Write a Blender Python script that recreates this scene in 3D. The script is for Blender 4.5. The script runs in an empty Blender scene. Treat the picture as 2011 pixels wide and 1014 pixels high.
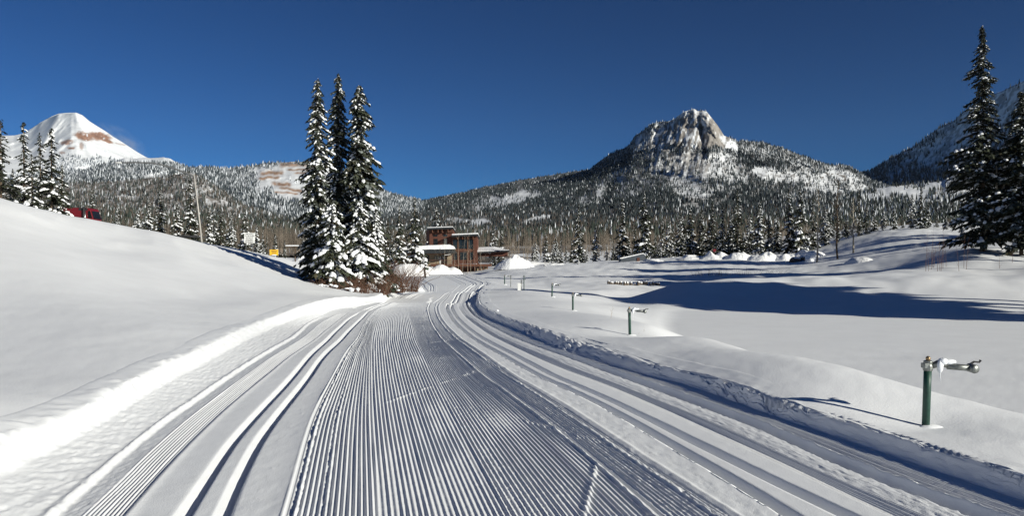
import bpy, math, random
import numpy as np
from mathutils import Vector, Matrix, Euler
R = math.radians
rng = np.random.default_rng(7)
random.seed(7)
sc = bpy.context.scene
COL = sc.collection

# ------------------------------------------------------------------ camera, sky, sun, exposure
F = 1564.0            # focal length in pixels of the 2011 px wide photograph
CX, HY, CH = 1005.5, 522.0, 1.65
cam_d = bpy.data.cameras.new('camera')
cam = bpy.data.objects.new('camera', cam_d); COL.objects.link(cam)
cam_d.sensor_width = 36.0; cam_d.lens = 36.0*F/2011.0
cam_d.shift_y = (HY-507.0)/2011.0
cam_d.clip_start = 0.1; cam_d.clip_end = 40000
cam.location = (0, 0, CH); cam.rotation_euler = (R(90), 0, 0)
sc.camera = cam

SUN_EL = R(20.0)
SH = Vector((-0.81, 0.585)).normalized()          # direction in which shadows fall
sun_az = math.atan2(-SH.x, -SH.y)                # compass angle of the sun, from +Y towards +X
w = bpy.data.worlds.new('World'); sc.world = w; w.use_nodes = True
nt = w.node_tree
for n in list(nt.nodes): nt.nodes.remove(n)
sky = nt.nodes.new('ShaderNodeTexSky'); sky.sky_type = 'NISHITA'; sky.sun_disc = False
sky.sun_elevation = SUN_EL; sky.sun_rotation = sun_az
sky.altitude = 3000; sky.air_density = 1.0; sky.dust_density = 0.0; sky.ozone_density = 1.6
hs = nt.nodes.new('ShaderNodeHueSaturation'); hs.inputs['Saturation'].default_value = 1.06
hs.inputs['Value'].default_value = 1.0
bg = nt.nodes.new('ShaderNodeBackground'); bg.inputs['Strength'].default_value = 0.1
wo = nt.nodes.new('ShaderNodeOutputWorld')
gv = nt.nodes.new('ShaderNodeTexCoord'); va = nt.nodes.new('ShaderNodeVectorMath'); va.operation = 'ADD'; va.inputs[1].default_value = (0, 0, .03)
nt.links.new(gv.outputs['Generated'], va.inputs[0]); nt.links.new(va.outputs[0], sky.inputs['Vector'])
nt.links.new(sky.outputs[0], hs.inputs['Color']); tn = nt.nodes.new('ShaderNodeMix'); tn.data_type = 'RGBA'; tn.blend_type = 'MULTIPLY'; tn.inputs[0].default_value = 1; tn.inputs[7].default_value = (.175*.085, .37*.085, .61*.085, 1)
nt.links.new(hs.outputs[0], tn.inputs[6]); gm = nt.nodes.new('ShaderNodeGamma'); gm.inputs['Gamma'].default_value = 1.5
t2 = nt.nodes.new('ShaderNodeMix'); t2.data_type = 'RGBA'; t2.blend_type = 'MULTIPLY'; t2.inputs[0].default_value = 1; t2.inputs[7].default_value = (41, 27, 17, 1)
nt.links.new(tn.outputs[2], gm.inputs['Color']); nt.links.new(gm.outputs[0], t2.inputs[6]); nt.links.new(t2.outputs[2], bg.inputs['Color'])
nt.links.new(bg.outputs[0], wo.inputs['Surface'])
sl = bpy.data.lights.new('sun', 'SUN'); so = bpy.data.objects.new('sun', sl); COL.objects.link(so)
sl.energy = 5.0; sl.angle = R(0.53); sl.color = (1.0, 0.968, 0.845)
sd = Vector((SH.x*math.cos(SUN_EL), SH.y*math.cos(SUN_EL), -math.sin(SUN_EL)))
so.rotation_euler = sd.to_track_quat('-Z', 'Y').to_euler()
so.location = (60, -60, 60)
sc.view_settings.view_transform = 'Standard'; sc.view_settings.look = 'None'
sc.view_settings.exposure = 0.3; sc.view_settings.gamma = 1.0; sc.view_settings.use_curve_mapping = False
sc.cycles.max_bounces = 5; sc.cycles.diffuse_bounces = 3; sc.cycles.use_denoising = True

HAZE = 0.6e-5
# ------------------------------------------------------------------ helpers
def tag(o, label=None, cat=None, group=None, kind=None):
    if label: o['label'] = label
    if cat: o['category'] = cat
    if group: o['group'] = group
    if kind: o['kind'] = kind
    return o
def empty(name, loc=(0, 0, 0), rz=0.0):
    o = bpy.data.objects.new(name, None); COL.objects.link(o)
    o.empty_display_size = 0.2; o.location = loc; o.rotation_euler = (0, 0, rz); return o
def mesh_np(name, V, faces, mat=None, parent=None, col=None, smooth=False):
    """V (n,3); faces: (m,k) int array or list of such arrays; col (n,3) colours per vertex"""
    V = np.asarray(V, np.float32)
    if not isinstance(faces, list): faces = [faces]
    faces = [np.asarray(f, np.int32) for f in faces if len(f)]
    me = bpy.data.meshes.new(name)
    me.vertices.add(len(V)); me.vertices.foreach_set('co', V.ravel())
    loops = np.concatenate([f.ravel() for f in faces])
    tot = np.concatenate([np.full(len(f), f.shape[1], np.int32) for f in faces])
    start = np.concatenate([[0], np.cumsum(tot)[:-1]]).astype(np.int32)
    me.loops.add(len(loops)); me.loops.foreach_set('vertex_index', loops)
    me.polygons.add(len(tot)); me.polygons.foreach_set('loop_start', start); me.polygons.foreach_set('loop_total', tot)
    if smooth: me.polygons.foreach_set('use_smooth', np.ones(len(tot), bool))
    if col is not None:
        a = me.color_attributes.new('Col', 'FLOAT_COLOR', 'POINT')
        c4 = np.ones((len(V), 4), np.float32); c4[:, :3] = col
        a.data.foreach_set('color', c4.ravel())
    me.update(calc_edges=True)
    if mat: me.materials.append(mat)
    o = bpy.data.objects.new(name, me); COL.objects.link(o)
    if parent: o.parent = parent
    if name in ('crown', 'snow_load'): o['kind'] = 'stuff'
    return o
def grid_faces(nr, nc):
    i = np.arange((nr-1)*(nc-1)); r = i//(nc-1); c = i % (nc-1); a = r*nc+c
    return np.stack([a, a+1, a+nc+1, a+nc], 1)
class MB:
    """collects boxes, bars, tubes, lumps; build() makes ONE mesh object"""
    def __init__(s): s.v = []; s.f = []; s.n = 0
    def add(s, V, Fc):
        s.v.append(np.asarray(V, float)); s.f += [tuple(int(i)+s.n for i in f) for f in Fc]; s.n += len(V); return s
    def box(s, x0, x1, y0, y1, z0, z1, b=0.0):
        V = [(x, y, z) for z in (z0, z1) for y in (y0, y1) for x in (x0, x1)]
        return s.add(V, [(0,2,3,1),(4,5,7,6),(0,1,5,4),(2,6,7,3),(0,4,6,2),(1,3,7,5)])
    def prism(s, pts, y0, y1):                       # polygon in the XZ plane pulled along Y
        n = len(pts); V = [(x, y0, z) for x, z in pts]+[(x, y1, z) for x, z in pts]
        return s.add(V, [tuple(range(n))[::-1], tuple(range(n, 2*n))]+[(i, (i+1) % n, n+(i+1) % n, n+i) for i in range(n)])
    def tube(s, pts, rad, seg=8, cap=True):
        pts = [Vector(p) for p in pts]
        rad = [rad]*len(pts) if not hasattr(rad, '__len__') else rad
        V = []
        for i, p in enumerate(pts):
            d = (pts[min(i+1, len(pts)-1)]-pts[max(i-1, 0)]).normalized()
            u = d.cross(Vector((0, 0, 1)) if abs(d.z) < .9 else Vector((0, 1, 0))).normalized(); v = d.cross(u)
            for k in range(seg):
                a = 2*math.pi*k/seg; V.append(p+(u*math.cos(a)+v*math.sin(a))*rad[i])
        Fc = [(i*seg+k, i*seg+(k+1) % seg, (i+1)*seg+(k+1) % seg, (i+1)*seg+k) for i in range(len(pts)-1) for k in range(seg)]
        if cap: Fc += [tuple(range(seg))[::-1], tuple(range((len(pts)-1)*seg, len(pts)*seg))]
        return s.add([tuple(q) for q in V], Fc)
    def lump(s, c, r, seed=0, rough=.15, seg=12, rings=8, flat=0.0):
        rr = np.random.default_rng(seed); V = []
        for i in range(rings+1):
            th = math.pi*i/rings
            for k in range(seg):
                a = 2*math.pi*k/seg; q = 1+rough*rr.uniform(-1, 1)
                z = math.cos(th)*q
                if flat and z < 0: z *= flat
                V.append((c[0]+r[0]*math.sin(th)*math.cos(a)*q, c[1]+r[1]*math.sin(th)*math.sin(a)*q, c[2]+r[2]*z))
        Fc = [(i*seg+k, (i+1)*seg+k, (i+1)*seg+(k+1) % seg, i*seg+(k+1) % seg) for i in range(rings) for k in range(seg)]
        return s.add(V, Fc)
    def build(s, name, mat, parent=None, smooth=False, bevel=0.0, loc=None):
        me = bpy.data.meshes.new(name); me.from_pydata([tuple(p) for p in np.concatenate(s.v)], [], s.f); me.update()
        if smooth: me.polygons.foreach_set('use_smooth', [True]*len(me.polygons))
        if mat: me.materials.append(mat)
        o = bpy.data.objects.new(name, me); COL.objects.link(o)
        if parent: o.parent = parent
        if loc: o.location = loc
        if parent and name in ('crown', 'snow_load', 'stems', 'railing_bars', 'faded_print', 'railing'): o['kind'] = 'stuff'
        if bevel:
            m = o.modifiers.new('bevel', 'BEVEL'); m.width = bevel; m.segments = 2; m.limit_method = 'ANGLE'
        return o
def copy_tree(o, parent=None):
    c = o.copy(); COL.objects.link(c); c.parent = parent
    for ch in list(o.children): copy_tree(ch, c)
    return c

def _h(ix, iy, s):
    ix = np.asarray(ix).astype(np.int64).astype(np.uint64); iy = np.asarray(iy).astype(np.int64).astype(np.uint64)
    h = ix*np.uint64(374761393)+iy*np.uint64(668265263)+np.uint64(s*144665+17)
    h &= np.uint64(0xffffffff)
    h = (h ^ (h >> np.uint64(13)))*np.uint64(1274126177) & np.uint64(0xffffffff)
    h = (h ^ (h >> np.uint64(16)))*np.uint64(2246822519) & np.uint64(0xffffffff)
    return ((h ^ (h >> np.uint64(15))) & np.uint64(0xffff)).astype(float)/65535.0
def vn(x, y, s=0):
    x = np.asarray(x, float); y = np.asarray(y, float)
    ix = np.floor(x); iy = np.floor(y); fx = x-ix; fy = y-iy
    fx = fx*fx*(3-2*fx); fy = fy*fy*(3-2*fy)
    a = _h(ix, iy, s); b = _h(ix+1, iy, s); c = _h(ix, iy+1, s); d = _h(ix+1, iy+1, s)
    return (a*(1-fx)+b*fx)*(1-fy)+(c*(1-fx)+d*fx)*fy
def fbm(x, y, s=0, o=4):
    t = 0; a = .5; n = 0
    for k in range(o):
        t = t+a*vn(x*2**k+13.7*k, y*2**k+7.1*k, s+k); n += a; a *= .5
    return t/n*2-1
def ridged(x, y, s=0, o=4):
    t = 0; a = .5; n = 0
    for k in range(o):
        t = t+a*(1-abs(2*vn(x*2**k+3.7*k, y*2**k+9.1*k, s+k)-1)); n += a; a *= .5
    return t/n
def sstep(a, b, x):
    t = np.clip((x-a)/(b-a), 0, 1); return t*t*(3-2*t)
def pchip(xs, ys, x):
    xs = np.asarray(xs, float); ys = np.asarray(ys, float); h = np.diff(xs); d = np.diff(ys)/h
    m = np.zeros(len(xs)); m[0] = d[0]; m[-1] = d[-1]
    for i in range(1, len(xs)-1):
        if d[i-1]*d[i] > 0:
            w1 = 2*h[i]+h[i-1]; w2 = h[i]+2*h[i-1]; m[i] = (w1+w2)/(w1/d[i-1]+w2/d[i])
    x = np.asarray(x, float); i = np.clip(np.searchsorted(xs, x)-1, 0, len(h)-1)
    t = (x-xs[i])/h[i]; tc = np.clip(t, 0, 1); t2 = tc*tc; t3 = t2*tc
    r = (2*t3-3*t2+1)*ys[i]+(t3-2*t2+tc)*h[i]*m[i]+(-2*t3+3*t2)*ys[i+1]+(t3-t2)*h[i]*m[i+1]
    r = np.where(t < 0, ys[0]+m[0]*(x-xs[0]), r); r = np.where((t > 1), ys[-1]+m[-1]*(x-xs[-1]), r)
    return r
def PX(px, D): return (px-CX)/F*D
def PZ(py, D): return CH-(py-HY)/F*D

# ------------------------------------------------------------------ materials
def mat(name, col, rough=.6, metal=0.0, spec=.5, noise=0.0, nscale=8.0, bump=0.0, bscale=20.0, attr=False, sss=0.0):
    m = bpy.data.materials.new(name); m.use_nodes = True; t = m.node_tree; b = t.nodes['Principled BSDF']
    b.inputs['Base Color'].default_value = (*col, 1); b.inputs['Roughness'].default_value = rough
    b.inputs['Metallic'].default_value = metal; b.inputs['Specular IOR Level'].default_value = spec
    tc = t.nodes.new('ShaderNodeTexCoord'); src = None
    if attr:
        a = t.nodes.new('ShaderNodeAttribute'); a.attribute_name = 'Col'; src = a.outputs['Color']
    if noise or not attr:
        nz = t.nodes.new('ShaderNodeTexNoise'); nz.inputs['Scale'].default_value = nscale; nz.inputs['Detail'].default_value = 5
        t.links.new(tc.outputs['Object'], nz.inputs['Vector'])
        mr = t.nodes.new('ShaderNodeMapRange'); mr.inputs['From Min'].default_value = .3; mr.inputs['From Max'].default_value = .7
        mr.inputs['To Min'].default_value = 1-noise; mr.inputs['To Max'].default_value = 1+noise*.6
        t.links.new(nz.outputs['Fac'], mr.inputs['Value'])
        mx = t.nodes.new('ShaderNodeMix'); mx.data_type = 'RGBA'; mx.blend_type = 'MULTIPLY'; mx.inputs[0].default_value = 1
        if src: t.links.new(src, mx.inputs[6])
        else: mx.inputs[6].default_value = (*col, 1)
        t.links.new(mr.outputs[0], mx.inputs[7]); src = mx.outputs[2]
    if src: t.links.new(src, b.inputs['Base Color'])
    if bump:
        n2 = t.nodes.new('ShaderNodeTexNoise'); n2.inputs['Scale'].default_value = bscale; n2.inputs['Detail'].default_value = 6
        t.links.new(tc.outputs['Object'], n2.inputs['Vector'])
        bp = t.nodes.new('ShaderNodeBump'); bp.inputs['Strength'].default_value = 1.0; bp.inputs['Distance'].default_value = bump
        t.links.new(n2.outputs['Fac'], bp.inputs['Height']); t.links.new(bp.outputs[0], b.inputs['Normal'])
    return m
SNOWC = (.83, .84, .86)
M_snow = mat('snow', SNOWC, .55, spec=.25, noise=.03, nscale=.8, bump=.004, bscale=42)
M_groom = mat('groomed_snow', SNOWC, .5, spec=.3, noise=.03, nscale=3, bump=.003, bscale=90)
M_snowfar = mat('plowed_snow', (.84, .84, .85), .6, spec=.2, noise=.06, nscale=2, bump=.10, bscale=3)
M_clump = mat('branch_snow', (.86, .87, .89), .6, spec=.2, noise=.03, nscale=4)
M_needle = mat('spruce_needles', (.03, .05, .03), .7, spec=.2, attr=True)
M_bark = mat('bark', (.10, .075, .055), .9, spec=.1, noise=.4, nscale=6, bump=.02, bscale=12)
M_pale = mat('aspen_bark', (.34, .30, .24), .85, spec=.1, noise=.35, nscale=5)
M_twig = mat('willow_twigs', (.17, .095, .065), .8, spec=.15, noise=.35, nscale=3)
M_straw = mat('dry_stems', (.30, .22, .13), .8, spec=.1)
M_mtn = mat('mountain', (1, 1, 1), .85, spec=.1, attr=True, noise=.12, nscale=.02)
M_wood = mat('forest', (1, 1, 1), .85, spec=.1, attr=True)
M_green = mat('green_painted_pipe', (.012, .055, .038), .5, spec=.5, noise=.35, nscale=25)
M_grey = mat('galvanised_metal', (.22, .23, .22), .45, .7, noise=.3, nscale=30, bump=.001, bscale=80)
M_pole = mat('lamp_pole_paint', (.36, .34, .31), .5, noise=.1)
M_brass = mat('brass', (.42, .29, .16), .4, .8, noise=.2, nscale=40)
M_ice = mat('ice_lump', (.85, .87, .9), .3, spec=.5, noise=.05, nscale=20)
M_brick = mat('red_brown_siding', (.105, .044, .031), .8, spec=.2, noise=.18, nscale=1.5)
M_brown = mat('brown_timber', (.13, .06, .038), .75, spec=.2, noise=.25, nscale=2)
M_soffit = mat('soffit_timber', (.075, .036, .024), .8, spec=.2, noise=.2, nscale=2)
M_fascia = mat('dark_fascia', (.028, .032, .036), .6, spec=.3, noise=.2, nscale=2)
M_tan = mat('tan_wall', (.30, .235, .16), .85, spec=.2, noise=.2, nscale=1.2)
M_glass = mat('window_glass', (.012, .014, .016), .12, spec=.6, noise=.3, nscale=.6)
M_pale_glass = mat('bright_pane', (.42, .40, .30), .25, spec=.6, noise=.2, nscale=3)
M_frame = mat('window_frame', (.03, .028, .025), .6)
M_white = mat('white_board', (.72, .72, .70), .5, noise=.08, nscale=10)
M_black = mat('black_lettering', (.03, .03, .03), .6)
M_yellow = mat('yellow_board', (.86, .50, .02), .5, noise=.06, nscale=5)
M_red = mat('red_paint', (.15, .009, .014), .35, spec=.6, noise=.15, nscale=1.5)
M_dark = mat('dark_rubber', (.02, .02, .022), .7)
M_chrome = mat('chrome', (.5, .5, .5), .25, 1.0)
M_rock = mat('basin_rock', (.14, .115, .095), .9, spec=.1, noise=.5, nscale=4, bump=.05, bscale=5)
M_sky_shed = mat('shed_roof', (.05, .06, .075), .6, noise=.3, nscale=1)

# ------------------------------------------------------------------ the groomed trail: lines across it
YD = [(1014,5.245),(800,9.28),(719,13.1),(660,21),(620,32),(603,38),(600,40),(596,42.5),(594,49),(588,53),(578,58),(575,62),(574,66),(572,74),
      (563,82),(558,90),(550,105),(545,125),(541,150),(538,190)]
_yy = np.array([a for a, b in YD][::-1]); _dd = np.array([b for a, b in YD][::-1])
def y2D(y):
    y = np.asarray(y, float)
    return np.where(y > 1014, F*CH/(y-HY), np.interp(y, _yy, _dd))
ZT = [(1,0),(5.2,0),(9.3,0),(13.1,0),(21,-.20),(32,-.355),(38,-.318),(40,-.345),(42,-.345),(45,-.53),(48.5,-.62),(53,-.587),(58,-.427),(62,-.45),(65,-.52),
      (69,-.70),(74,-.74),(82,-.50),(90,-.42),(105,-.23),(125,-.19),(150,-.17),(190,-.29),(260,-.3)]
def zt(D): return pchip([a for a, b in ZT], [b for a, b in ZT], D)
_Dd = np.exp(np.linspace(math.log(3), math.log(190), 4000)); _yd = HY+F*(CH-zt(_Dd))/_Dd; _ym = np.minimum.accumulate(_yd)
_vis = np.concatenate([[True], _yd[1:] < _ym[:-1]-1e-4]); _Dv = _Dd[_vis][::-1]; _yv = _yd[_vis][::-1]
def y2D(y):
    y = np.asarray(y, float)
    return np.where(y > 1014, F*CH/(y-HY), np.interp(y, _yv, _Dv))
def line(pts):                                   # (px,py) on the trail surface -> X as a function of depth
    d = sorted([(float(y2D(y)), x) for x, y in pts]); o = [d[0]]
    for q in d[1:]:
        if q[0]-o[-1][0] > .3: o.append(q)
    Ds = [q[0] for q in o]; Xs = [PX(q[1], q[0]) for q in o]
    ld = np.linspace(math.log(2), math.log(200), 900); xx = pchip(Ds, Xs, np.exp(ld)); kk = np.exp(-.5*(np.arange(-24, 25)/8.0)**2); kk /= kk.sum()
    sm = np.convolve(np.pad(xx, 24, mode='reflect', reflect_type='odd'), kk, 'valid')
    return lambda D: np.interp(np.log(np.asarray(D, float)), ld, sm)
L = {}
L['B'] = line([(102,1014),(174,952),(249,887),(323,827),(400,774),(450,739),(512,699),(574,664),(624,627),(686,603),(752,595),(772,586),(795,577),(812,570),(826,563),(818,556),(800,551),(800,545)])
L['D'] = line([(251,1014),(313,942),(408,840),(450,800),(524,739),(599,682),(639,652),(673,625),(702,605),(768,594),(790,583),(812,576),(835,564),(829,557),(815,552),(815,545)])
L['E1'] = line([(368,1014),(423,929),(460,872),(500,824),(522,800),(574,744),(624,687),(663,650),(698,620),(729,604),(787,594),(802,583),(828,576),(846,564),(840,557),(828,553),(826,546)])
L['E2'] = line([(445,1014),(492,905),(520,852),(545,812),(562,796),(611,734),(649,689),(686,652),(711,627),(736,605),(793,594),(808,583),(834,576),(851,564),(845,557),(834,553),(831,546)])
L['F'] = line([(556,1014),(617,810),(624,796),(649,749),(681,692),(704,662),(716,637),(731,618),(746,605),(800,594),(815,584),(842,576),(858,564),(852,557),(842,553),(838,546)])
L['G'] = line([(744,1014),(731,800),(729,719),(733,655),(748,620),(765,605),(815,592),(832,580),(852,575),(866,564),(862,557),(852,551),(848,545)])
L['H'] = line([(1000,1014),(885,805),(847,729),(823,680),(810,640),(803,612),(803,604),(838,592),(858,578),(874,573),(888,562),(878,554),(868,548),(862,543)])
L['I'] = line([(1281,1014),(1160,905),(1032,800),(925,719),(852,645),(841,618),(839,604),(858,590),(876,577),(888,573),(905,560),(893,553),(880,547),(872,543)])
L['J'] = line([(1433,1014),(1273,912),(1107,800),(999,734),(912,672),(872,635),(860,612),(859,603),(874,590),(886,577),(898,573),(916,560),(900,552),(888,546),(880,543)])
L['K1'] = line([(1548,1014),(1500,984),(1373,909),(1189,800),(1161,794),(1049,734),(949,677),(897,637),(881,612),(877,603),(891,590),(899,577),(909,573),(931,559),(912,551),(899,546),(890,542)])
L['K2'] = line([(1660,1014),(1500,939),(1373,875),(1239,807),(1198,791),(1074,732),(974,679),(908,635),(891,612),(887,603),(900,589),(905,577),(917,573),(937,559),(918,551),(904,545),(896,541)])
L['L'] = line([(1749,1014),(1500,897),(1291,800),(1223,771),(1074,712),(987,672),(928,635),(905,612),(900,603),(909,586),(914,576),(924,572),(942,559),(922,550),(908,544),(900,541)])
L['M'] = line([(1912,1014),(1873,999),(1674,924),(1500,845),(1350,789),(1223,742),(1074,687),(978,647),(933,620),(919,603),(920,587),(927,575),(936,571),(950,558),(930,550),(914,543),(904,540)])
L['N'] = line([(2060,1003),(2000,981),(1873,939),(1674,870),(1500,812),(1347,757),(1223,727),(1099,687),(1024,652),(951,620),(934,603),(934,590),(936,576),(944,571),(957,558),(939,550),(920,543),(908,540)])
A3 = [(-330,1010,3.9),(0,868,6.1),(100,832,6.9),(269,742,9.6),(403,681,13.3),(537,623,23.7),(649,587,35),(736,583,45),(767,570,56),(802,566,64),(826,566,72),(812,558,86),(796,551,105),(800,545,125),(812,542,150),(826,538,190)]
O3 = [(2300,1050,4.4),(2000,949,5.5),(1823,887,6.43),(1674,835,7.5),(1500,790,8.75),(1350,734,11.1),(1248,702,13.0),(1148,672,16.2),(1049,640,22.4),(974,615,30),(944,594,39),(942,584,47),(944,573,61),(953,564,76),(963,557,90),(950,551,104),(926,543,135),(912,540,160),(905,537,190)]
def line3(P):
    P = sorted([(d, PX(x, d), PZ(y, d)) for x, y, d in P])
    Ds = [p[0] for p in P]; Xs = [p[1] for p in P]; Zs = [p[2] for p in P]
    return (lambda D: pchip(Ds, Xs, D)), (lambda D: pchip(Ds, Zs, D))
LA, ZA = line3(A3); LO, ZO = line3(O3)

# ------------------------------------------------------------------ the snow ground: control points (px, py, depth)
CP = [(-500,640,12),(-500,420,30),(-500,330,48),(0,800,7.6),(0,700,11),(0,600,18),(0,500,28),(0,425,38),(0,389,45),
      (200,700,11.5),(200,600,20),(200,520,30),(200,470,41),(200,434,52),(400,640,18),(400,580,28),(400,530,38),(400,501,48),(400,479,58),
      (520,620,24),(520,580,33),(520,550,42),(520,520,54),(520,501,65),(600,592,35),(600,565,45),(600,540,58),(600,518,74),(100,640,15),(300,640,15.5),(300,500,38),(300,457,54),
      (655,572,47),(655,562,54),(700,574,50),(720,566,56),(760,563,60),(720,545,75),(780,552,85),(660,530,90),(740,530,120),(800,528,150),(870,527,170),(900,530,178),
      (1820,842,8.0),(1236,659,20.8),(1125,610,33),(1084,583,45),(1029,568,56),(1000,560,68),(985,555,85),(1500,700,13.8),(1600,717,12.4),(1800,762,10.1),(1900,789,9.3),(1450,684,15),(1700,740,11.3),(2000,819,8.6),(2300,900,7),
      (1390,668,16.6),(1278,642,22.5),(1200,622,28),(1154,604,36),(1122,593,42),(1085,582,51),(1040,572,63),(1150,680,16.5),(1300,710,13.2),(1400,700,12.6),(1050,610,30),(1000,590,40),(1000,575,52),
      (1110,586,64),(1080,574,78),(1040,562,92),(1000,549,112),(1200,594,62),(1150,591,66),(1260,591,66),(1200,575,74),(1200,560,86),(1200,545,105),(1200,532,125),(1050,546,110),(1050,534,130),(1300,570,84),(1300,552,92),(1330,543,104),(1300,530,125),
      (1240,598,53),(1270,584,56),(1300,567,58),(1335,557,61),(1420,554,62),(1600,550,62),(1800,546,60),(2000,541,60),(2300,535,60),(1400,590,54),(1600,590,53),(1800,585,52),(2000,580,51),
      (1500,546,84),(1700,540,84),(1850,530,72),(2000,528,70),(1915,494,80),(2000,494,80),(2200,485,75),(1800,505,92),(1700,520,98),(1500,533,110),(1400,536,105),
      (1500,505,140),(1420,507,139),(1350,510,138),(1250,516,140),(1100,521,150),(1600,500,140),(1700,500,115),(1750,466,130),(1850,458,130),(1700,455,160),(1980,455,130),(2200,440,130),(1960,475,100),
      (1000,524,170),(940,528,180),(1600,488,180),(1300,512,185),(1850,450,180),(1100,516,220),(1400,505,230),(1700,455,230),(1950,440,230),(850,526,210),(700,520,180)]
XYZ = [(PX(a, d), d, PZ(b, d)) for a, b, d in CP]
for ax, d in ((-.15,48),(-.05,55),(.13,34),(.2,38),(.35,18),(.35,25),(.35,35),(.35,46),(.5,13),(.5,20),(.5,30),(.5,45),(.62,12),(.62,22),(.62,35),(.62,45),(.8,14),(.8,30),(.8,44),(.22,30),(.22,44),(.27,22),(.28,47)):
    if ax > .19: XYZ.append((ax*d, d, -1.1))
XYZ += [(-.64*58,58,4.9),(-.5*66,66,4.4),(-.38*74,74,3.1),(-.3*82,82,2.2),(-.66*80,80,4.6),(-.66*110,110,5.8),(-.54*110,110,6.0),(-.4*110,110,4.4),(-.3*95,95,1.7),(-.27*110,110,1.6),
        (-.66*160,160,7),(-.4*160,160,5.5),(-.25*150,150,2.2),(-.95*60,60,6),(-.95*120,120,7),(-.6*240,240,9),(-.3*240,240,4),
        (-.95*6,6,1.0),(-.95*3.5,3.5,.8),(-.4*3,3,.0),(.5*3,3,.0),(.95*4,4,-.3),(.95*200,200,9)]
XYZ = np.array(XYZ)
def ab(X, D): return np.stack([np.clip(X/D, -1.05, 1.05)*2.2, np.log(D)*1.25], -1)
_P = ab(XYZ[:, 0], XYZ[:, 1])
def _k(r2): return .5*r2*np.log(r2+1e-12)
_n = len(_P); _d2 = ((_P[:, None]-_P[None])**2).sum(-1)
_A = np.zeros((_n+3, _n+3)); _A[:_n, :_n] = _k(_d2)+np.eye(_n)*6e-5; _A[:_n, _n] = 1; _A[:_n, _n+1:] = _P; _A[_n, :_n] = 1; _A[_n+1:, :_n] = _P.T
# solve for height divided by depth, so that errors stay small in the picture
_w = np.linalg.solve(_A, np.concatenate([(XYZ[:, 2]-CH)/XYZ[:, 1], np.zeros(3)]))
def tps(X, D):
    sh = np.shape(X); q = ab(np.ravel(X).astype(float), np.ravel(D).astype(float)); out = np.empty(len(q))
    for i in range(0, len(q), 20000):
        s = q[i:i+20000]; d2 = ((s[:, None]-_P[None])**2).sum(-1)
        out[i:i+20000] = _k(d2)@_w[:_n]+_w[_n]+s@_w[_n+1:]
    return CH+out.reshape(sh)*np.asarray(D, float)
def _base(X, D):
    z = tps(X, D); X = np.asarray(X, float); D = np.asarray(D, float)
    z = z+sstep(20, 60, D)*sstep(130, 90, D)*(.10*fbm(X/7, D/9, 41, 3)+sstep(50, 58, D)*sstep(0, 5, X)*(.30*fbm(X/6+3, D/8, 43, 3)+.10*fbm(X/1.9, D/2.6, 47, 2)))
    # the frozen pond stays level
    pond = sstep(.175, .215, X/D+(-.004)*(D-30)*(D < 30)*0)*sstep(51, 47.5, D)*sstep(-.9, -1.02, z)
    z = z*(1-pond)+np.where(pond > 0, -1.1, 0)*pond
    z = z+(1-pond)*(.035*sstep(4, 12, D)+.05*sstep(40, 90, D)+.25*sstep(85, 130, D))*fbm(X/2.6+D/9, D/5.0-X/8, 5, 4)*.8
    z = z+pond*.022*fbm(X/5+D/9, D/2.2, 8, 3)
    # wind-shaped drifts running down the left bank
    lb = sstep(-.5, -2.5, X-LA(np.clip(D, 3, 190)))*sstep(5, 9, D)*sstep(58, 36, D)
    z = z+lb*(.55+.011*D)*(fbm((X*.8+D*.6)/9-2, (X*.6-D*.8)/40, 24, 3)*.6)*sstep(-.5, -4, X-LA(np.clip(D, 3, 190)))
    z = z+lb*(.10+.004*D)*(ridged((X*.75+D*.62)/6.5, (X*.6-D*.75)/19, 21, 3)-.55)
    z = z+sstep(-12, -18, X)*sstep(36, 44, D)*sstep(75, 62, D)*.42*(ridged(X/7+D/14, D/16, 29, 3)-.6)
    z = z+sstep(3, 5, D)*sstep(40, 14, D)*(.009*fbm(X*2.2+D*.6, D*1.1-X*.5, 35, 3)+.004*fbm(X*7, D*5, 36, 2))
    # stripes of drift between the poles and the basin
    g = np.exp(-((X/D-.085)/.05)**2)*np.exp(-((D-62)/14)**2); z = z+g*.35*np.sin((D-X*.6)/2.6)
    return z
def terr(X, D):
    X = np.asarray(X, float); D = np.asarray(D, float)
    z = _base(X, D); Dc = np.clip(D, 3, 190)
    xa = LA(Dc); xo = LO(Dc); wa = 1.0+.03*Dc; fade = sstep(200, 170, D)
    ea = np.exp(-(np.minimum(X-xa, 0)/wa)**2)*(X < (xa+xo)/2)*fade; eo = np.exp(-(np.maximum(X-xo, 0)/wa)**2)*(X >= (xa+xo)/2)*fade
    z = z+ea*(ZA(Dc)-_base(xa, Dc))+eo*(ZO(Dc)-_base(xo, Dc))
    return z
def build_ground():
    a = np.concatenate([np.linspace(-1.5, -.72, 40)[:-1], np.linspace(-.72, .72, 460), np.linspace(.72, 1.5, 40)[1:]])
    d = np.exp(np.linspace(math.log(2.2), math.log(330), 360))
    Dg, Ag = np.meshgrid(d, a, indexing='ij'); X = Ag*Dg
    z = terr(X, Dg); Dc = np.clip(Dg, 3, 190)
    inside = sstep(0, .06, X-LA(Dc)+.15)*sstep(0, .06, LO(Dc)+.15-X)*(Dg < 188)
    z = z-inside*.45
    V = np.stack([X, Dg, z], -1).reshape(-1, 3)
    o = mesh_np('snow_ground', V, grid_faces(len(d), len(a)), M_snow, smooth=True)
    tag(o, 'smooth drifted snow banks and frozen pond around the groomed trail', None, None, 'structure')
    # snow far to the sides and behind the camera, below the near drifts
    s = MB(); s.box(-9000, 9000, -3000, 12000, -14, -12)
    tag(s.build('snow_plain', M_snow), 'flat snow far around', None, None, 'structure')
build_ground()

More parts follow.
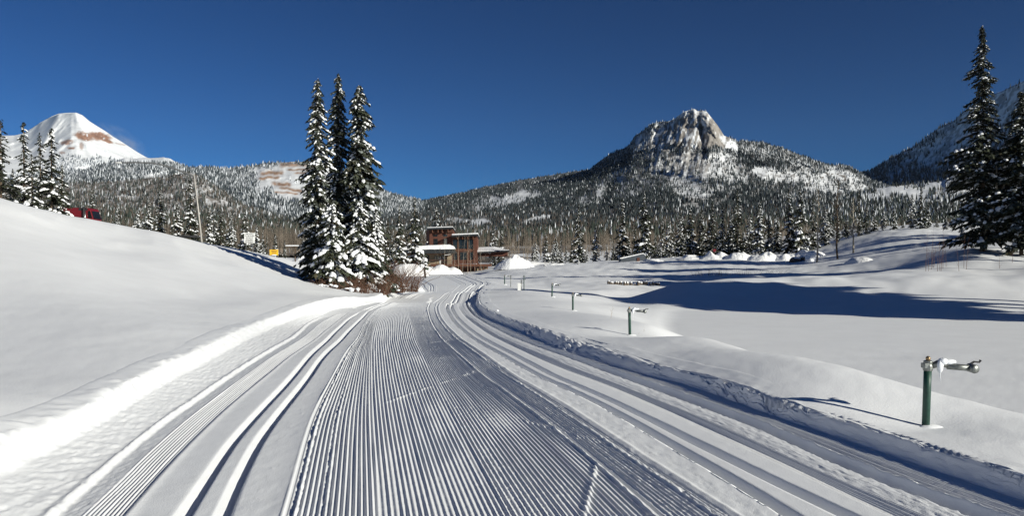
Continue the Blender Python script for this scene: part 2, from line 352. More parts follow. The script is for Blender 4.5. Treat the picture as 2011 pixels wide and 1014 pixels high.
def build_trail():
    def seg(n, end=False): return np.linspace(0, 1, n, endpoint=end)
    rows_n = np.concatenate([np.exp(np.arange(math.log(2.8), math.log(12), .0054)), np.exp(np.arange(math.log(12), math.log(46), .0092))]); rows_f = np.exp(np.arange(math.log(45.5), math.log(188), .0090))
    def block(D, q, name):
        Dn = len(D); xs = {k: f(D) for k, f in L.items()}; xs['A'] = LA(D); xs['O'] = LO(D); za = ZA(D); zo = ZO(D); z0 = zt(D)
        order = ['A','B','D','E1','E2','F','G','H','I','J','K1','K2','L','M','N','O']; gap = {'B':.35,'D':.35,'E1':.3,'E2':.24,'F':.2,'G':.3,'H':.3,'I':.25,'J':.15,'K1':.16,'K2':.22,'L':.15,'M':.25,'N':.2,'O':.16}
        for i in range(1, len(order)): xs[order[i]] = np.maximum(xs[order[i]], xs[order[i-1]]+gap[order[i]]*np.clip(1.1-D/250, .4, 1))
        cols = []; hs = []
        def put(xa, xb, n, h, end=False):
            t = seg(n, end); X = xa[:, None]*(1-t)+xb[:, None]*t
            cols.append(X); hs.append(h(t[None, :]*np.ones((Dn, 1)), X, D[:, None]*np.ones((1, n))))
        s1 = xs['E2']-xs['E1']; s2 = np.minimum(xs['K2']-xs['K1'], .4)
        fade = sstep(62, 16, D)[:, None]
        zc = z0[:, None]
        lump = lambda X, Y, s, c=0: np.maximum(fbm(X*s, Y*s, 3+c, 3)-.05, 0)
        def corr(n, amp, rough=0.0, seed=0, crumb=0.0):
            def h(t, X, Y):
                ph = t*n
                wv = np.abs((ph % 1)-.5)*2; r = amp*(wv**1.3)
                r = r*(.8+.35*vn(np.floor(ph)*3.1, Y*.6, seed))*fade
                pat = sstep(.25, .6, fbm(X*1.3, Y*.35, seed+9, 3))
                r = r*(1-.3*pat)+rough*(fbm(X*24, Y*24, seed, 3))*(.3+pat)
                if crumb: r = r+crumb*np.maximum(fbm(X*60, Y*48, seed+4, 2)-.15, 0)*sstep(.0, .4, fbm(X*1.5, Y*.5, seed+2, 3)+.1)
                return zc+r
            return h
        flat = lambda r=.0012, s=0: (lambda t, X, Y: zc+.011+r*fbm(X*14, Y*8, s, 3)+.012*np.maximum(fbm(X*55, Y*45, s+5, 2)-.62, 0)*2)
        # left: flange lying on the bank, then the rough side-cast slope
        flo = xs['A']-.4-.008*D
        put(flo, xs['A'], max(4, int(12*q)), lambda t, X, Y: terr(X, Y)+.012*sstep(0, .5, t)-.05*(1-sstep(0, .25, t))+.03*sstep(.3, 1, t)*lump(X, Y, 5)*2)
        def slope(t, X, Y):
            s = .55*(1-t)**1.2+.45*np.clip(1-t/.26, 0, 1)**1.3
            return za[:, None]*s+zc*(1-s)+.05*np.exp(-((t-.06)/.07)**2)*lump(X, Y, 6)*2+.013*fbm(X*9+Y*2, Y*7-X*5, 31, 4)*(1-.3*t)+.008*fbm(X*30, Y*22, 33, 2)+.03*np.exp(-((t-1)/.07)**2)
        put(xs['A'], xs['B'], int(60*q), slope)
        cL = xs['B']*.55+xs['D']*.45
        put(xs['B'], cL, int(18*q), lambda t, X, Y: zc+.04*np.exp(-(t/.10)**2)-.022+.032*t+.008*fbm(X*30, Y*30, 2, 2))
        put(cL, xs['D'], int(54*q), corr(9, .020, .002, 3))
        wl = np.minimum(.10, s1*.36); wr = np.minimum(.055, s1*.2)
        put(xs['D'], xs['E1']-wl, int(12*q), lambda t, X, Y: flat(.002, 4)(t, X, Y)+.014*np.exp(-(t/.12)**2))
        dep = .072
        def groove(t, X, Y):
            # wide outer wall facing the sun, narrow floor, steep inner wall
            g = np.interp(t, [0, .05, .56, .68, .94, 1], [0, .04, .95, 1, .05, 0]); return zc+.011-dep*g+.002*fbm(X*25, Y*6, 6, 2)
        put(xs['E1']-wl, xs['E1']+wr, int(18*q), groove)
        put(xs['E1']+wr, xs['E2']-wl, int(6*q)+2, flat(.0015, 5))
        put(xs['E2']-wl, xs['E2']+wr, int(18*q), groove)
        put(xs['E2']+wr, xs['F'], int(24*q), lambda t, X, Y: flat(.0025, 6)(t, X, Y)+.012*t**4)
        put(xs['F'], xs['G'], int(16*5*q), lambda t, X, Y: corr(16, .0215, .0012, 7)(t, X, Y)+.022*np.exp(-((t-.13)/.03)**2)*(.4+fbm(X*30, Y*14, 71, 3))+.018*np.exp(-((t-.42)/.035)**2)*(.3+fbm(X*30, Y*14, 72, 3))+.010*(t < .05))
        put(xs['G'], xs['H'], int(21*5*q), corr(21, .0175, .0012, 8))
        put(xs['H'], xs['I'], int(23*5*q), corr(23, .0145, .0015, 9, .012))
        put(xs['I'], xs['J'], int(13*5*q), lambda t, X, Y: corr(13, .013, .0015, 10, .008)(t, X, Y)+.020*np.exp(-((t-.02)/.03)**2)*(.3+vn(t*40, Y*21, 75))*(.5+vn(Y*1.3, t*0, 78))+.022*np.exp(-((t-.8)/.05)**2)*(.2+vn(t*40, Y*23, 76))*(.4+vn(Y*.9, t*0, 79))-.02*np.exp(-((t-.12)/.05)**2))
        put(xs['J'], xs['K1']-wr*1.0, int(24*q), lambda t, X, Y: flat(.004, 12)(t, X, Y)-.007*sstep(-.05, .35, fbm(X*40, Y*30, 77, 2)-.3)*np.exp(-((t-.45)/.25)**2)+.012*np.exp(-((t-.12)/.06)**2))
        w2 = np.minimum(.085, s2*.32); v2 = np.minimum(.085, s2*.32)
        def groove2(t, X, Y):
            g = np.interp(t, [0, .30, .5, .95, 1], [0, 1, .97, .04, 0]); return zc+.011-.105*g
        put(xs['K1']-w2, xs['K1']+v2, int(20*q), groove2)
        k2 = xs['K1']+s2*1.0; k2 = np.where(xs['K2']-xs['K1'] > .4, xs['K2'], k2)
        put(xs['K1']+v2, k2-w2, int(6*q)+2, flat(.0015, 13))
        put(k2-w2, k2+v2, int(20*q), groove2)
        put(k2+v2, xs['L'], int(14*q), lambda t, X, Y: flat(.002, 14)(t, X, Y)-.02*np.exp(-((t-1)/.08)**2))
        mL = xs['M']-.16*(xs['M']-xs['L'])-.03
        def lm(t, X, Y):
            c = corr(14, .013, .0015, 15)(t, X, Y); rgh = zc+.02*sstep(.4, .9, t)+.008*fbm(X*32, Y*32, 16, 3)
            b = sstep(.42, .6, t); return c*(1-b)+rgh*b
        put(xs['L'], mL, int(90*q), lm)
        mR = xs['M']+.05+.12*(xs['N']-xs['M'])
        def deep(t, X, Y):
            g = np.interp(t, [0, .15, .38, .5, .78, 1], [.02, .02, -.11, -.11, .045, .018])
            cr = .022*np.exp(-((t-.82)/.12)**2)*(.4+vn(X*60+t*9, Y*19, 17)+.6*fbm(X*3, Y*2.2, 18, 2))
            ed = .02*np.exp(-((t-.2)/.1)**2)*fbm(X*22, Y*22, 18, 3)
            return zc+g+cr+ed
        put(mL, mR, int(44*q), deep)
        put(mR, xs['N'], int(80*q), corr(15, .012, .0025, 19))
        def berm(t, X, Y):
            s = sstep(.05, .72, t); b = zc*(1-s)+zo[:, None]*s
            am = sstep(0, .12, t)*sstep(1.15, .7, t)
            gate = .35+1.0*sstep(-.3, .4, fbm(Y*.55, t*0, 27, 2))
            return b+1.35*am*gate*(.040*fbm(t*3+Y*.4, Y*3.1-t, 20, 2)+.034*(vn(t*8-Y*1.1, Y*11+t*2, 22)-.5)+.026*(vn(t*17+Y, Y*19, 26)-.5))+.016*fbm(Y*2.3, t*2, 23, 2)*t
        put(xs['N'], xs['O'], int(70*q), berm)
        foo = xs['O']+.4+.008*D
        put(xs['O'], foo, max(6, int(22*q)), lambda t, X, Y: terr(X, Y)+.005*sstep(1, .6, t)-.03*(1-sstep(1, .7, t))+(.016*fbm(Y*2.3, X*0+2, 23, 2)*(1-t)**4)+.010*(1-t)**3*fbm(X*14, Y*14, 24, 2), True)
        X = np.concatenate(cols, 1); Z = np.concatenate(hs, 1)
        Y = D[:, None]*np.ones((1, X.shape[1]))
        Z = Z+.02*fbm(X/1.6, Y/3.2, 50, 2)*sstep(3, 8, Y)*0.7
        # scratches left by skating skis
        if q == 1:
            for (xa, ya, xb, yb) in ((-1.55,9.4,.0,14.2),(-1.9,18.0,-.9,22),(-2.3,26,-1.2,29),(.45,5.1,.75,6.9),(.0,8.6,1.15,6.9),(-.5,13.5,.9,10.6)):
                dx, dy = xb-xa, yb-ya; ln = math.hypot(dx, dy); u = ((X-xa)*dx+(Y-ya)*dy)/ln; v = ((X-xa)*dy-(Y-ya)*dx)/ln
                wd = .012+.0012*ya; m = np.exp(-(v/wd)**2)*sstep(0, .3, u)*sstep(ln, ln-.3, u)*sstep(-.3, .3, fbm(u*3, u*0, 60, 2)+.15)
                Z = Z+m*(.012+.012*fbm(X*40, Y*40, 61, 2))
        V = np.stack([X, Y, Z], -1).reshape(-1, 3)
        return V, grid_faces(Dn, X.shape[1])
    V1, F1 = block(rows_n, 1, 'n'); V2, F2 = block(rows_f, .42, 'f')
    o = mesh_np('ski_trail', np.concatenate([V1, V2]), np.concatenate([F1, F2+len(V1)]), M_groom, smooth=True)
    tag(o, 'groomed corduroy ski trail with pressed classic tracks on both sides', None, None, 'structure')
build_trail()

# ------------------------------------------------------------------ mountains
def ell(px, py, blobs):
    """largest of several soft tilted ellipses (cx,cy,rx,ry,angle,strength) in picture units, broken by noise"""
    m = np.zeros_like(px); n = fbm(px/9, py/6, 91, 4)*.45
    for cx, cy, rx, ry, an, st in blobs:
        c, s = math.cos(R(an)), math.sin(R(an)); u = ((px-cx)*c+(py-cy)*s)/rx; v = (-(px-cx)*s+(py-cy)*c)/ry
        m = np.maximum(m, st*sstep(1.25, .7, np.sqrt(u*u+v*v)+n))
    return m
SNOW3 = np.array([.80, .82, .85])
def loft(name, label, stations, x0, x1, nc, nr, relief, rscale, colour, zamp=0.0, seed=0, jag=0.0):
    px = np.linspace(x0, x1, nc); S = len(stations)
    PY = np.stack([np.interp(px, [q[0] for q in st[0]], [q[1] for q in st[0]]) for st in stations])
    ps = np.stack([np.interp(px, [q[0] for q in st[1]], [q[1] for q in st[1]]) for st in stations])
    PY[-1] += jag*fbm(px/14, px*0, seed+30, 4)
    v = np.linspace(0, S-1, nr); i = np.minimum(v.astype(int), S-2); t = (v-i)[:, None]
    py = PY[i]*(1-t)+PY[i+1]*t; D = np.exp(np.log(ps[i])*(1-t)+np.log(ps[i+1])*t)
    pxg = px[None, :]*np.ones((nr, 1)); X = PX(pxg, D); Z = PZ(py, D)
    vv = (v/(S-1))[:, None]
    n = ridged(X/rscale+.25*Z/rscale, Z*1.1/rscale*.6+D/rscale*.35, seed, 5)-.5
    D2 = D*(1-relief*n*sstep(0, .25, vv)*(1-.35*sstep(.85, 1, vv)))
    D2 = D2-relief_extra(name, pxg, py)*D
    X = PX(pxg, D2); Z = PZ(py, D2)
    colr, dens = colour(pxg, py, X, D2, Z, n)
    # the far side falls away behind the crest
    bX = np.stack([X[-1]*1.02, X[-1]*1.2]); bD = np.stack([D2[-1]*1.02, D2[-1]*1.2]); bZ = np.stack([Z[-1]-.012*D2[-1], Z[-1]*.2])
    Xa = np.concatenate([X, bX]); Da = np.concatenate([D2, bD]); Za = np.concatenate([Z, bZ])
    ca = np.concatenate([colr, colr[-1:], colr[-1:]])
    o = mesh_np(name, np.stack([Xa, Da, Za], -1).reshape(-1, 3), grid_faces(nr+2, nc), M_mtn, col=ca.reshape(-1, 3), smooth=True)
    tag(o, label, None, None, 'structure')
    return dict(pos=np.stack([X, D2, Z], -1), dens=dens, px=pxg, py=py)
def relief_extra(name, px, py):
    if name == 'rocky_mountain':
        e = .026*np.exp(-((px-1402)/15)**2)*sstep(330, 290, py)                       # the pale buttress stands out
        e = e-.030*np.exp(-((px-1377-(py-250)*.10)/5)**2)*sstep(232, 248, py)*sstep(318, 296, py)
        kn = sstep(1.15, .75, np.sqrt(((px-1335)/105)**2+((py-275)/75)**2)); e = e+kn*(.030*(ridged(px/26+(py-240)*.016, py/95, 61, 3)-.5)+.012*(vn(px/7+py*.03, py/30, 62)-.5)+.006*(vn(px/3, py/5, 63)-.5))
        e = e+.022*(ridged(px/60+py*.01, py/110, 64, 3)-.5)*sstep(300, 350, py)   # the dark chimney
        e = e+.02*np.exp(-((px-1330+(py-250)*.25)/22)**2)*sstep(360, 250, py)
        e = e+.03*np.exp(-((px-1150-(py-340)*-1.1)/40)**2)*sstep(460, 400, py)*.6
        e = e-.03*np.exp(-((px-1195-(py-380)*-.5)/16)**2)*sstep(340, 360, py)*sstep(440, 410, py)
        return e
    if name == 'snow_peak':
        return .012*np.exp(-((px-150-(py-222)*.35)/9)**2)+.012*np.exp(-((px-112+(py-230)*.5)/7)**2)
    return np.zeros_like(px)
def mixc(a, b, t): return a*(1-t[..., None])+b*t[..., None]
def snow_base(X, Z): return SNOW3[None, None]*(1-.05*np.abs(fbm(X/60, Z/40, 3, 3))[..., None])

def c_peak(px, py, X, D, Z, n):
    c = snow_base(X, Z)*1.02
    band = ell(px, py, [(168,268,20,8,8,1),(195,268,24,9,14,1),(212,277,10,4,20,1),(130,280,14,5,-8,.9),(140,291,8,3,0,.9),(160,287,5,8,0,.7),(236,283,10,2,12,.5),(122,300,6,3,0,.7)])
    st = .75+.35*vn(px/1.6, py*.15, 4)
    rock = np.array([.36, .21, .15])*st[..., None]*(.8+.3*vn(px/7, py/2.2, 6))[..., None]
    c = mixc(c, rock, band*sstep(.25, .5, vn(px/2.2, py/4, 7)+.25))
    low = ell(px, py, [(150,318,20,10,0,.8),(182,322,22,12,0,1),(128,318,10,14,-20,.6),(262,322,60,8,4,.7),(100,330,50,10,0,.8),(205,300,5,2,0,.4),(240,345,160,12,0,1)])
    return c, low
def c_left(px, py, X, D, Z, n):
    c = snow_base(X, Z)
    clear = ell(px, py, [(300,350,16,7,10,1),(320,356,26,9,15,1),(345,345,12,5,0,.8),(372,362,25,8,10,.9),(335,316,28,4,6,.7),(420,325,16,2,0,.7),(530,345,30,14,20,1),(570,340,50,20,0,1),(560,370,50,22,25,1),(600,372,50,16,25,.9),(512,365,12,22,0,.8),(390,385,30,8,0,.5),(240,330,16,3,0,.6),(650,350,60,24,20,.8),(500,420,20,6,0,.8),(540,408,18,5,0,.8),(245,395,20,4,0,.7)])
    rb = np.zeros_like(px)
    for y0, x0, x1, th, sl in ((324,545,640,5,-.03),(334,560,640,2,-.02),(341,508,560,4,-.05),(351,505,552,3,-.08),(359,530,575,4,.12),(367,545,600,3,.2),(376,535,590,2,.1),(352,320,362,3,.02),(358,330,365,2,.05),(340,575,640,2,0)):
        yy = y0+sl*(px-x0)+2*fbm(px/12, px*0, 5, 3); rb = np.maximum(rb, np.exp(-((py-yy)/th)**2)*sstep(x0, x0+8, px)*sstep(x1, x1-8, px)*(.5+.7*vn(px/4, py/3, 9)))
    rock = np.array([.40, .26, .18])*(.7+.5*vn(px/3, py/2, 8))[..., None]
    c = mixc(c, rock, np.clip(rb*1.3, 0, 1))
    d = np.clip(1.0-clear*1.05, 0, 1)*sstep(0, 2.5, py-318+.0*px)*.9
    c = mixc(c, np.array([.26, .275, .29])*np.ones_like(c), np.clip(d*(.35+.7*vn(px/9, py/5, 20)), 0, .8))  # ground among the trees greyed with density, forest shade put into the colour
    return c, d
def c_center(px, py, X, D, Z, n):
    c = snow_base(X, Z)
    knob = ell(px, py, [(1375,262,60,46,0,1),(1320,268,58,32,-25,1),(1265,280,28,22,-35,.9),(1345,310,60,34,10,.8),(1230,330,50,40,-30,.6)])
    strk = vn(px/4+py*.06, py/16, 12)*.6+vn(px/1.7, py/5, 13)*.5
    rock = np.array([.22, .20, .185])*(.6+.7*vn(px/3.1, py/8, 14))[..., None]
    c = mixc(c, rock, knob*sstep(.40, .62, strk))
    tan = ell(px, py, [(1400,262,17,30,-12,1),(1412,250,10,14,-20,1),(1396,284,12,9,0,.8)])
    trk = np.array([.27, .25, .23])*(.7+.5*vn(px/2.4, py/3.4, 15))[..., None]
    c = mixc(c, trk, tan*sstep(.2, .42, vn(px/2.5, py/4, 16)+.12))
    crags = ell(px, py, [(1640,350,34,16,20,1),(1565,352,38,14,5,.8),(1440,325,40,16,0,.6),(1350,350,60,30,0,.5),(1690,375,20,8,0,.8),(1520,345,30,10,0,.6)])
    c = mixc(c, rock*.9, crags*sstep(.55, .7, vn(px/5, py/3, 17)))
    brown = ell(px, py, [(1330,395,70,10,2,.7),(920,470,90,22,0,.6),(1130,440,90,12,0,.6),(1500,400,90,14,0,.5)])
    c = mixc(c, np.array([.2, .165, .13])*(.7+.5*vn(px/4, py/3, 18))[..., None], brown*.75)
    clear = ell(px, py, [(1428,283,22,11,30,1),(1412,275,12,16,0,1),(1372,252,60,44,0,.95),(1320,268,62,30,-25,.78),(1262,282,22,14,-35,.6),(1365,330,46,34,10,.72),(1310,330,40,30,0,.4),(1345,365,60,22,30,.62),(1420,322,36,26,0,.6),(1512,345,36,14,15,.75),(1590,352,56,14,8,.66),(1655,348,42,14,22,.7),(1445,350,30,12,0,.5),(1560,318,40,8,20,.45),(1500,300,40,8,15,.35),
        (1690,372,26,10,0,.7),(1400,372,50,10,0,.4),(1350,405,24,5,-8,.85),(1422,396,12,3,0,.8),(1005,392,52,12,-18,.72),(960,400,30,14,-10,.6),(1045,385,22,6,-10,.7),(1055,430,28,5,-12,.8),(940,438,22,7,0,.95),(905,436,24,5,-5,.7),(893,433,18,5,0,.6),(1178,375,9,22,10,.55),(1150,395,20,9,0,.5),(1215,345,26,14,-30,.4),(1620,372,44,9,4,.6),(1560,385,40,7,0,.45),(1250,360,40,30,-20,.3)])
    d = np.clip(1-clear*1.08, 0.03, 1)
    c = mixc(c, np.array([.13, .125, .12])*np.ones_like(c), np.clip(.95*d**1.6*(.55+.6*vn(px/7, py/4, 19)), 0, .9))  # snow under dense forest darkened in the colour, standing in for tree shade
    return c, d
def c_right(px, py, X, D, Z, n):
    c = snow_base(X, Z)
    k = sstep(.45, .62, vn(px/4+py/9, py/7, 21)*.6+vn(px/2, py/2.5, 22)*.5)
    c = mixc(c, np.array([.10, .095, .09])*np.ones_like(c), k*.6)
    up = ell(px, py, [(1895,262,100,32,-38,1),(1790,312,60,10,-38,.7),(1960,215,70,34,-38,.9),(1850,290,60,14,-30,.7)])
    return c, np.clip(.95-up, .05, 1)
def c_hill(px, py, X, D, Z, n):
    c = snow_base(X, Z)
    clear = ell(px, py, [(1765,376,50,9,0,.9),(1850,364,40,7,-6,.85),(1800,385,36,8,5,.85),(1720,388,30,7,5,.7),(1880,380,40,8,0,.8),(1960,365,40,10,0,.6),(1820,398,40,5,0,.6),(2050,380,60,14,0,.6)])
    return c, np.clip(1-clear*1.1, .04, 1)
def c_brown(px, py, X, D, Z, n):
    c = mixc(snow_base(X, Z), np.array([.14, .115, .095])*np.ones_like(n)[..., None], .35+.5*sstep(.35, .6, vn(px/5, py/4, 31)))
    clear = ell(px, py, [(400,378,16,5,10,.8),(425,400,26,7,6,.9),(455,412,18,5,0,.8),(350,372,12,6,0,.7),(505,420,14,4,0,.7),(245,390,30,4,0,.7),(180,372,14,5,0,.5),(320,388,14,4,0,.6)])
    return c, np.clip(1-clear, .05, 1)
def c_floor(px, py, X, D, Z, n):
    c = mixc(snow_base(X, Z), np.array([.115, .095, .08])*np.ones_like(n)[..., None], .55+.4*sstep(.3, .6, vn(X/12, D/30, 32)))
    clear = ell(px, py, [(540,450,14,5,0,.9),(565,478,14,3,0,.8),(1340,440,20,4,0,.4),(930,440,14,5,0,.8)])
    return c, np.clip(1-clear, .05, 1)

G = {}
G['peak'] = loft('snow_peak', 'white pyramid peak with a band of red rock at far left', [
    ([(-300,345),(400,360)], [(-300,4300),(400,4300)]),
    ([(-300,335),(400,335)], [(-300,4800),(150,4600),(400,5200)]),
    ([(-300,300),(-120,290),(-40,272),(0,266),(28,266),(45,262),(62,252),(80,240),(100,229),(115,223),(130,221.5),(150,221),(162,226),(176,238),(190,247),(205,256),(222,268),(240,279),(258,291),(272,300),(288,309),(320,322),(400,345)], [(-300,7600),(60,6500),(140,5900),(180,6000),(290,6300),(400,6500)])],
    -300, 400, 350, 110, .05, 420, c_peak, seed=3)
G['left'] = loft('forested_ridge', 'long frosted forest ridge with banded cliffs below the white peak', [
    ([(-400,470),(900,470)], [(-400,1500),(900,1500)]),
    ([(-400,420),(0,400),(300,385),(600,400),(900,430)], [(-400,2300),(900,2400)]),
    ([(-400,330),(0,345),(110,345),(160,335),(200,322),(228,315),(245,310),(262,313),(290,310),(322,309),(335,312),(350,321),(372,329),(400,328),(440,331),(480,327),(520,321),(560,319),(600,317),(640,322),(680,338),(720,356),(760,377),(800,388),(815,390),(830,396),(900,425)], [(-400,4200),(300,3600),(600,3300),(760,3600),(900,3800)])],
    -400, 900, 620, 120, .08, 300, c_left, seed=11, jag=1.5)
G['brown'] = loft('bare_aspen_hill', 'grey brown aspen hillside behind the road', [
    ([(-400,480),(900,480)], [(-400,900),(900,900)]),
    ([(-400,440),(900,455)], [(-400,1200),(900,1200)]),
    ([(-400,350),(100,360),(200,358),(300,350),(370,338),(395,346),(420,362),(450,385),(490,408),(540,424),(600,436),(700,447),(800,452),(900,460)], [(-400,2100),(380,1700),(500,1500),(900,1500)])],
    -400, 900, 420, 80, .06, 160, c_brown, seed=13, jag=2)
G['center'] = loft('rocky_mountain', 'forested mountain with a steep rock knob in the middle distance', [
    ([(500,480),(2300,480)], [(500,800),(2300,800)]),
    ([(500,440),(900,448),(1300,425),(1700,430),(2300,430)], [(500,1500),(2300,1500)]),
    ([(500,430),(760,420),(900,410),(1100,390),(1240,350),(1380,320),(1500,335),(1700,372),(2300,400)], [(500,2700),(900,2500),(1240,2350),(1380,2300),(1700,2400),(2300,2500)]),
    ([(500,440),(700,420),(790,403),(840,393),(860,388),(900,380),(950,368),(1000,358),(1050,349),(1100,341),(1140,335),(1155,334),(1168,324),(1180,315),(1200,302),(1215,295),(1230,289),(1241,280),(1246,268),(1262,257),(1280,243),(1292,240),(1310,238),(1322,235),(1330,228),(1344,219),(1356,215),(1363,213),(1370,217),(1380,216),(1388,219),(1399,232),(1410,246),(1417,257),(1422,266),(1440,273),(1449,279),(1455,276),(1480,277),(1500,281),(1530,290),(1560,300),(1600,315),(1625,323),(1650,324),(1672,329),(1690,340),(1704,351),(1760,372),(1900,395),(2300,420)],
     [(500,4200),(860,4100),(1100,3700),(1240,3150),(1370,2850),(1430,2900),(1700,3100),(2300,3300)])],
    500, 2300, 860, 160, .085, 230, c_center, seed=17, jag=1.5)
G['right'] = loft('shaded_mountain', 'dark blue shaded mountain rising at the right edge', [
    ([(1500,400),(2500,400)], [(1500,3000),(2500,3000)]),
    ([(1500,375),(1650,352),(1800,340),(2011,320),(2500,270)], [(1500,4400),(1680,4300),(2011,3400),(2500,2800)]),
    ([(1500,380),(1640,352),(1680,345),(1705,338),(1725,325),(1750,310),(1775,297),(1790,291),(1800,284),(1820,268),(1840,254),(1853,246),(1875,236),(1885,225),(1900,214),(1925,200),(1950,186),(1975,176),(1990,168),(2011,158),(2100,110),(2300,40),(2500,0)], [(1500,6600),(1680,6300),(1850,4900),(2011,4000),(2500,2900)])],
    1500, 2500, 330, 90, .05, 420, c_right, seed=19, jag=2)
G['hill'] = loft('low_snowy_hill', 'low open hill with snow patches right of the rock mountain', [
    ([(1500,470),(2600,470)], [(1500,900),(2600,900)]),
    ([(1500,430),(1700,410),(2600,400)], [(1500,1400),(2600,1400)]),
    ([(1500,420),(1640,395),(1690,376),(1720,370),(1760,365),(1800,362),(1850,355),(1875,346),(1900,342),(2011,335),(2300,320),(2600,320)], [(1500,2200),(1700,2000),(2600,2000)])],
    1500, 2600, 420, 90, .06, 170, c_hill, seed=23, jag=1.5)
G['floor'] = loft('valley_floor', 'wooded valley floor behind the snow fields', [
    ([(-1200,505),(0,480),(600,503),(900,515),(1300,513),(1700,490),(3200,470)], [(-1200,255),(3200,255)]),
    ([(-1200,440),(0,440),(600,478),(900,480),(1300,472),(1700,462),(3200,440)], [(-1200,480),(3200,480)]),
    ([(-1200,370),(0,400),(150,405),(300,418),(450,428),(560,440),(700,452),(800,456),(900,455),(1100,448),(1300,430),(1500,428),(1700,432),(1900,425),(3200,380)], [(-1200,1000),(3200,1000)])],
    -1200, 3200, 480, 50, .03, 60, c_floor, seed=29)
# wide dim foothills carry the horizon on both sides of the frame
for nm, x0, x1 in (('side_hills', -6000, -300), ('side_hills', 2250, 8000)):
    px = np.linspace(x0, x1, 200); d = np.array([300., 1200., 2600., 3400.]); e = np.array([.0, .03, .13, .05])
    Dg, P = np.meshgrid(d, px, indexing='ij'); X = PX(P, Dg)/np.sqrt(1+((P-CX)/F)**2); Y = Dg/np.sqrt(1+((P-CX)/F)**2)
    Z = 6+Dg*e[:, None]*(1+.5*fbm(P/300, Dg/900, 77, 4))
    tag(mesh_np(nm, np.stack([X, Y, Z], -1).reshape(-1, 3), grid_faces(4, 200), M_mtn, col=np.full((800, 3), .32), smooth=True), 'low wooded hills beside the valley', None, None, 'structure')

# ------------------------------------------------------------------ far forests: many small spires in one mesh
def sample(g, n, accept, seed):
    r = np.random.default_rng(seed); nr, nc = g['dens'].shape
    a = r.uniform(0, nr-1.001, n); b = r.uniform(0, nc-1.001, n); i = a.astype(int); j = b.astype(int); fa = (a-i)[:, None]; fb = (b-j)[:, None]
    def bl(q): return q[i, j]*(1-fa)*(1-fb)+q[i+1, j]*fa*(1-fb)+q[i, j+1]*(1-fa)*fb+q[i+1, j+1]*fa*fb
    P = bl(g['pos']); d = g['dens'][i, j]; px = g['px'][i, j]; py = g['py'][i, j]
    keep = r.uniform(0, 1, n) < accept(d, px, py, P); return P[keep], px[keep], py[keep]
def spires(P, h, wd, col, snowp, seed, tiers=1):
    """pointed little trees: tiers of four-sided cones, some faces snow covered"""
    r = np.random.default_rng(seed); n = len(P); Vs = []; Cs = []
    yaw = r.uniform(0, 2.1, n)
    for t in range(tiers):
        K = 3
        z0 = h*(.0 if t == 0 else .38*t/(tiers-1)*1.2); z1 = h*(1 if t == tiers-1 else .62+.1*t); rad = wd*(1 if t == 0 else .68 if tiers == 2 else 1-.3*t)
        for k in range(3):
            a0 = yaw+k*2.0944; a1 = a0+2.0944
            p0 = P+np.stack([rad*np.cos(a0), rad*np.sin(a0), z0], 1); p1 = P+np.stack([rad*np.cos(a1), rad*np.sin(a1), z0], 1); p2 = P+np.stack([0*h, 0*h, z1], 1)
            f = np.stack([p0, p1, p2], 1); s = (r.uniform(0, 1, n) < snowp)*r.uniform(.4, .95, n)
            c = col*(1-s[:, None])+np.array([.72, .75, .80])*s[:, None]
            Vs.append(f.reshape(-1, 3)); Cs.append(np.repeat(c, 3, 0))
    return np.concatenate(Vs), np.concatenate(Cs)
def forest(name, label, parts):
    V = np.concatenate([p[0] for p in parts]); C = np.concatenate([p[1] for p in parts])
    o = mesh_np(name, V, np.arange(len(V)).reshape(-1, 3), M_wood, col=C); tag(o, label, None, None, 'stuff'); return o
def greens(n, r, base=(.035, .045, .035), var=.35): return np.array(base)*r.uniform(1-var, 1+var, (n, 1))
r_ = np.random.default_rng(5)
_spi = 0
def wood(g, n, seed, hh, base, snowp, acc, tiers=1, ratio=.17, brown=0.0, bcol=(.095, .078, .064)):
    P, px, py = sample(g, n, acc, seed); m = len(P); h = r_.uniform(*hh, m); c = greens(m, r_, base)
    b = (r_.uniform(0, 1, m) < (brown(px, py) if callable(brown) else brown)); c[b] = np.array(bcol)*r_.uniform(.7, 1.35, (b.sum(), 1))
    sp = snowp(px, py) if callable(snowp) else np.full(m, snowp); sp = np.where(b, sp*.25, sp)
    return spires(P-np.array([0, 0, 1.0]), h*np.where(b, r_.uniform(.5, .9, m), 1), h*ratio*np.where(b, .45, 1), c, sp, seed+1, tiers)
forest('peak_treeline', 'frosted trees at the foot of the white peak', [wood(G['peak'], 26000, 101, (14, 24), (.07, .085, .10), .5, lambda d, px, py, P: (d*.85)*(py > 296))])
forest('ridge_forest', 'frosted evergreen forest on the long left ridge', [wood(G['left'], 90000, 103, (9, 17), (.055, .066, .072), .30, lambda d, px, py, P: d**1.2*(.35+.65*sstep(-.35, .1, fbm(px/16, py/9, 44, 3))))])
forest('aspen_hill_forest', 'bare aspens mixed with spruces on the brown hillside', [wood(G['brown'], 60000, 105, (7, 12), (.05, .058, .055), .10, lambda d, px, py, P: d*.85, brown=lambda px, py: .72)])
forest('mountain_forest', 'dark evergreen forest on the slopes of the rock mountain', [wood(G['center'], 210000, 107, (7, 13), (.034, .042, .045),
    lambda px, py: .06+.35*sstep(330, 240, py)+.14*sstep(1500, 1600, px), lambda d, px, py, P: d**1.5*(.3+.7*sstep(-.45, .15, fbm(px/12, py/8, 45, 3)))*np.where(py > 445, .35, 1),
    brown=lambda px, py: .62*sstep(395, 440, py)+.10)])
forest('shaded_forest', 'forest on the dark right mountain', [wood(G['right'], 26000, 109, (18, 30), (.04, .048, .052), .12, lambda d, px, py, P: d*.6)])
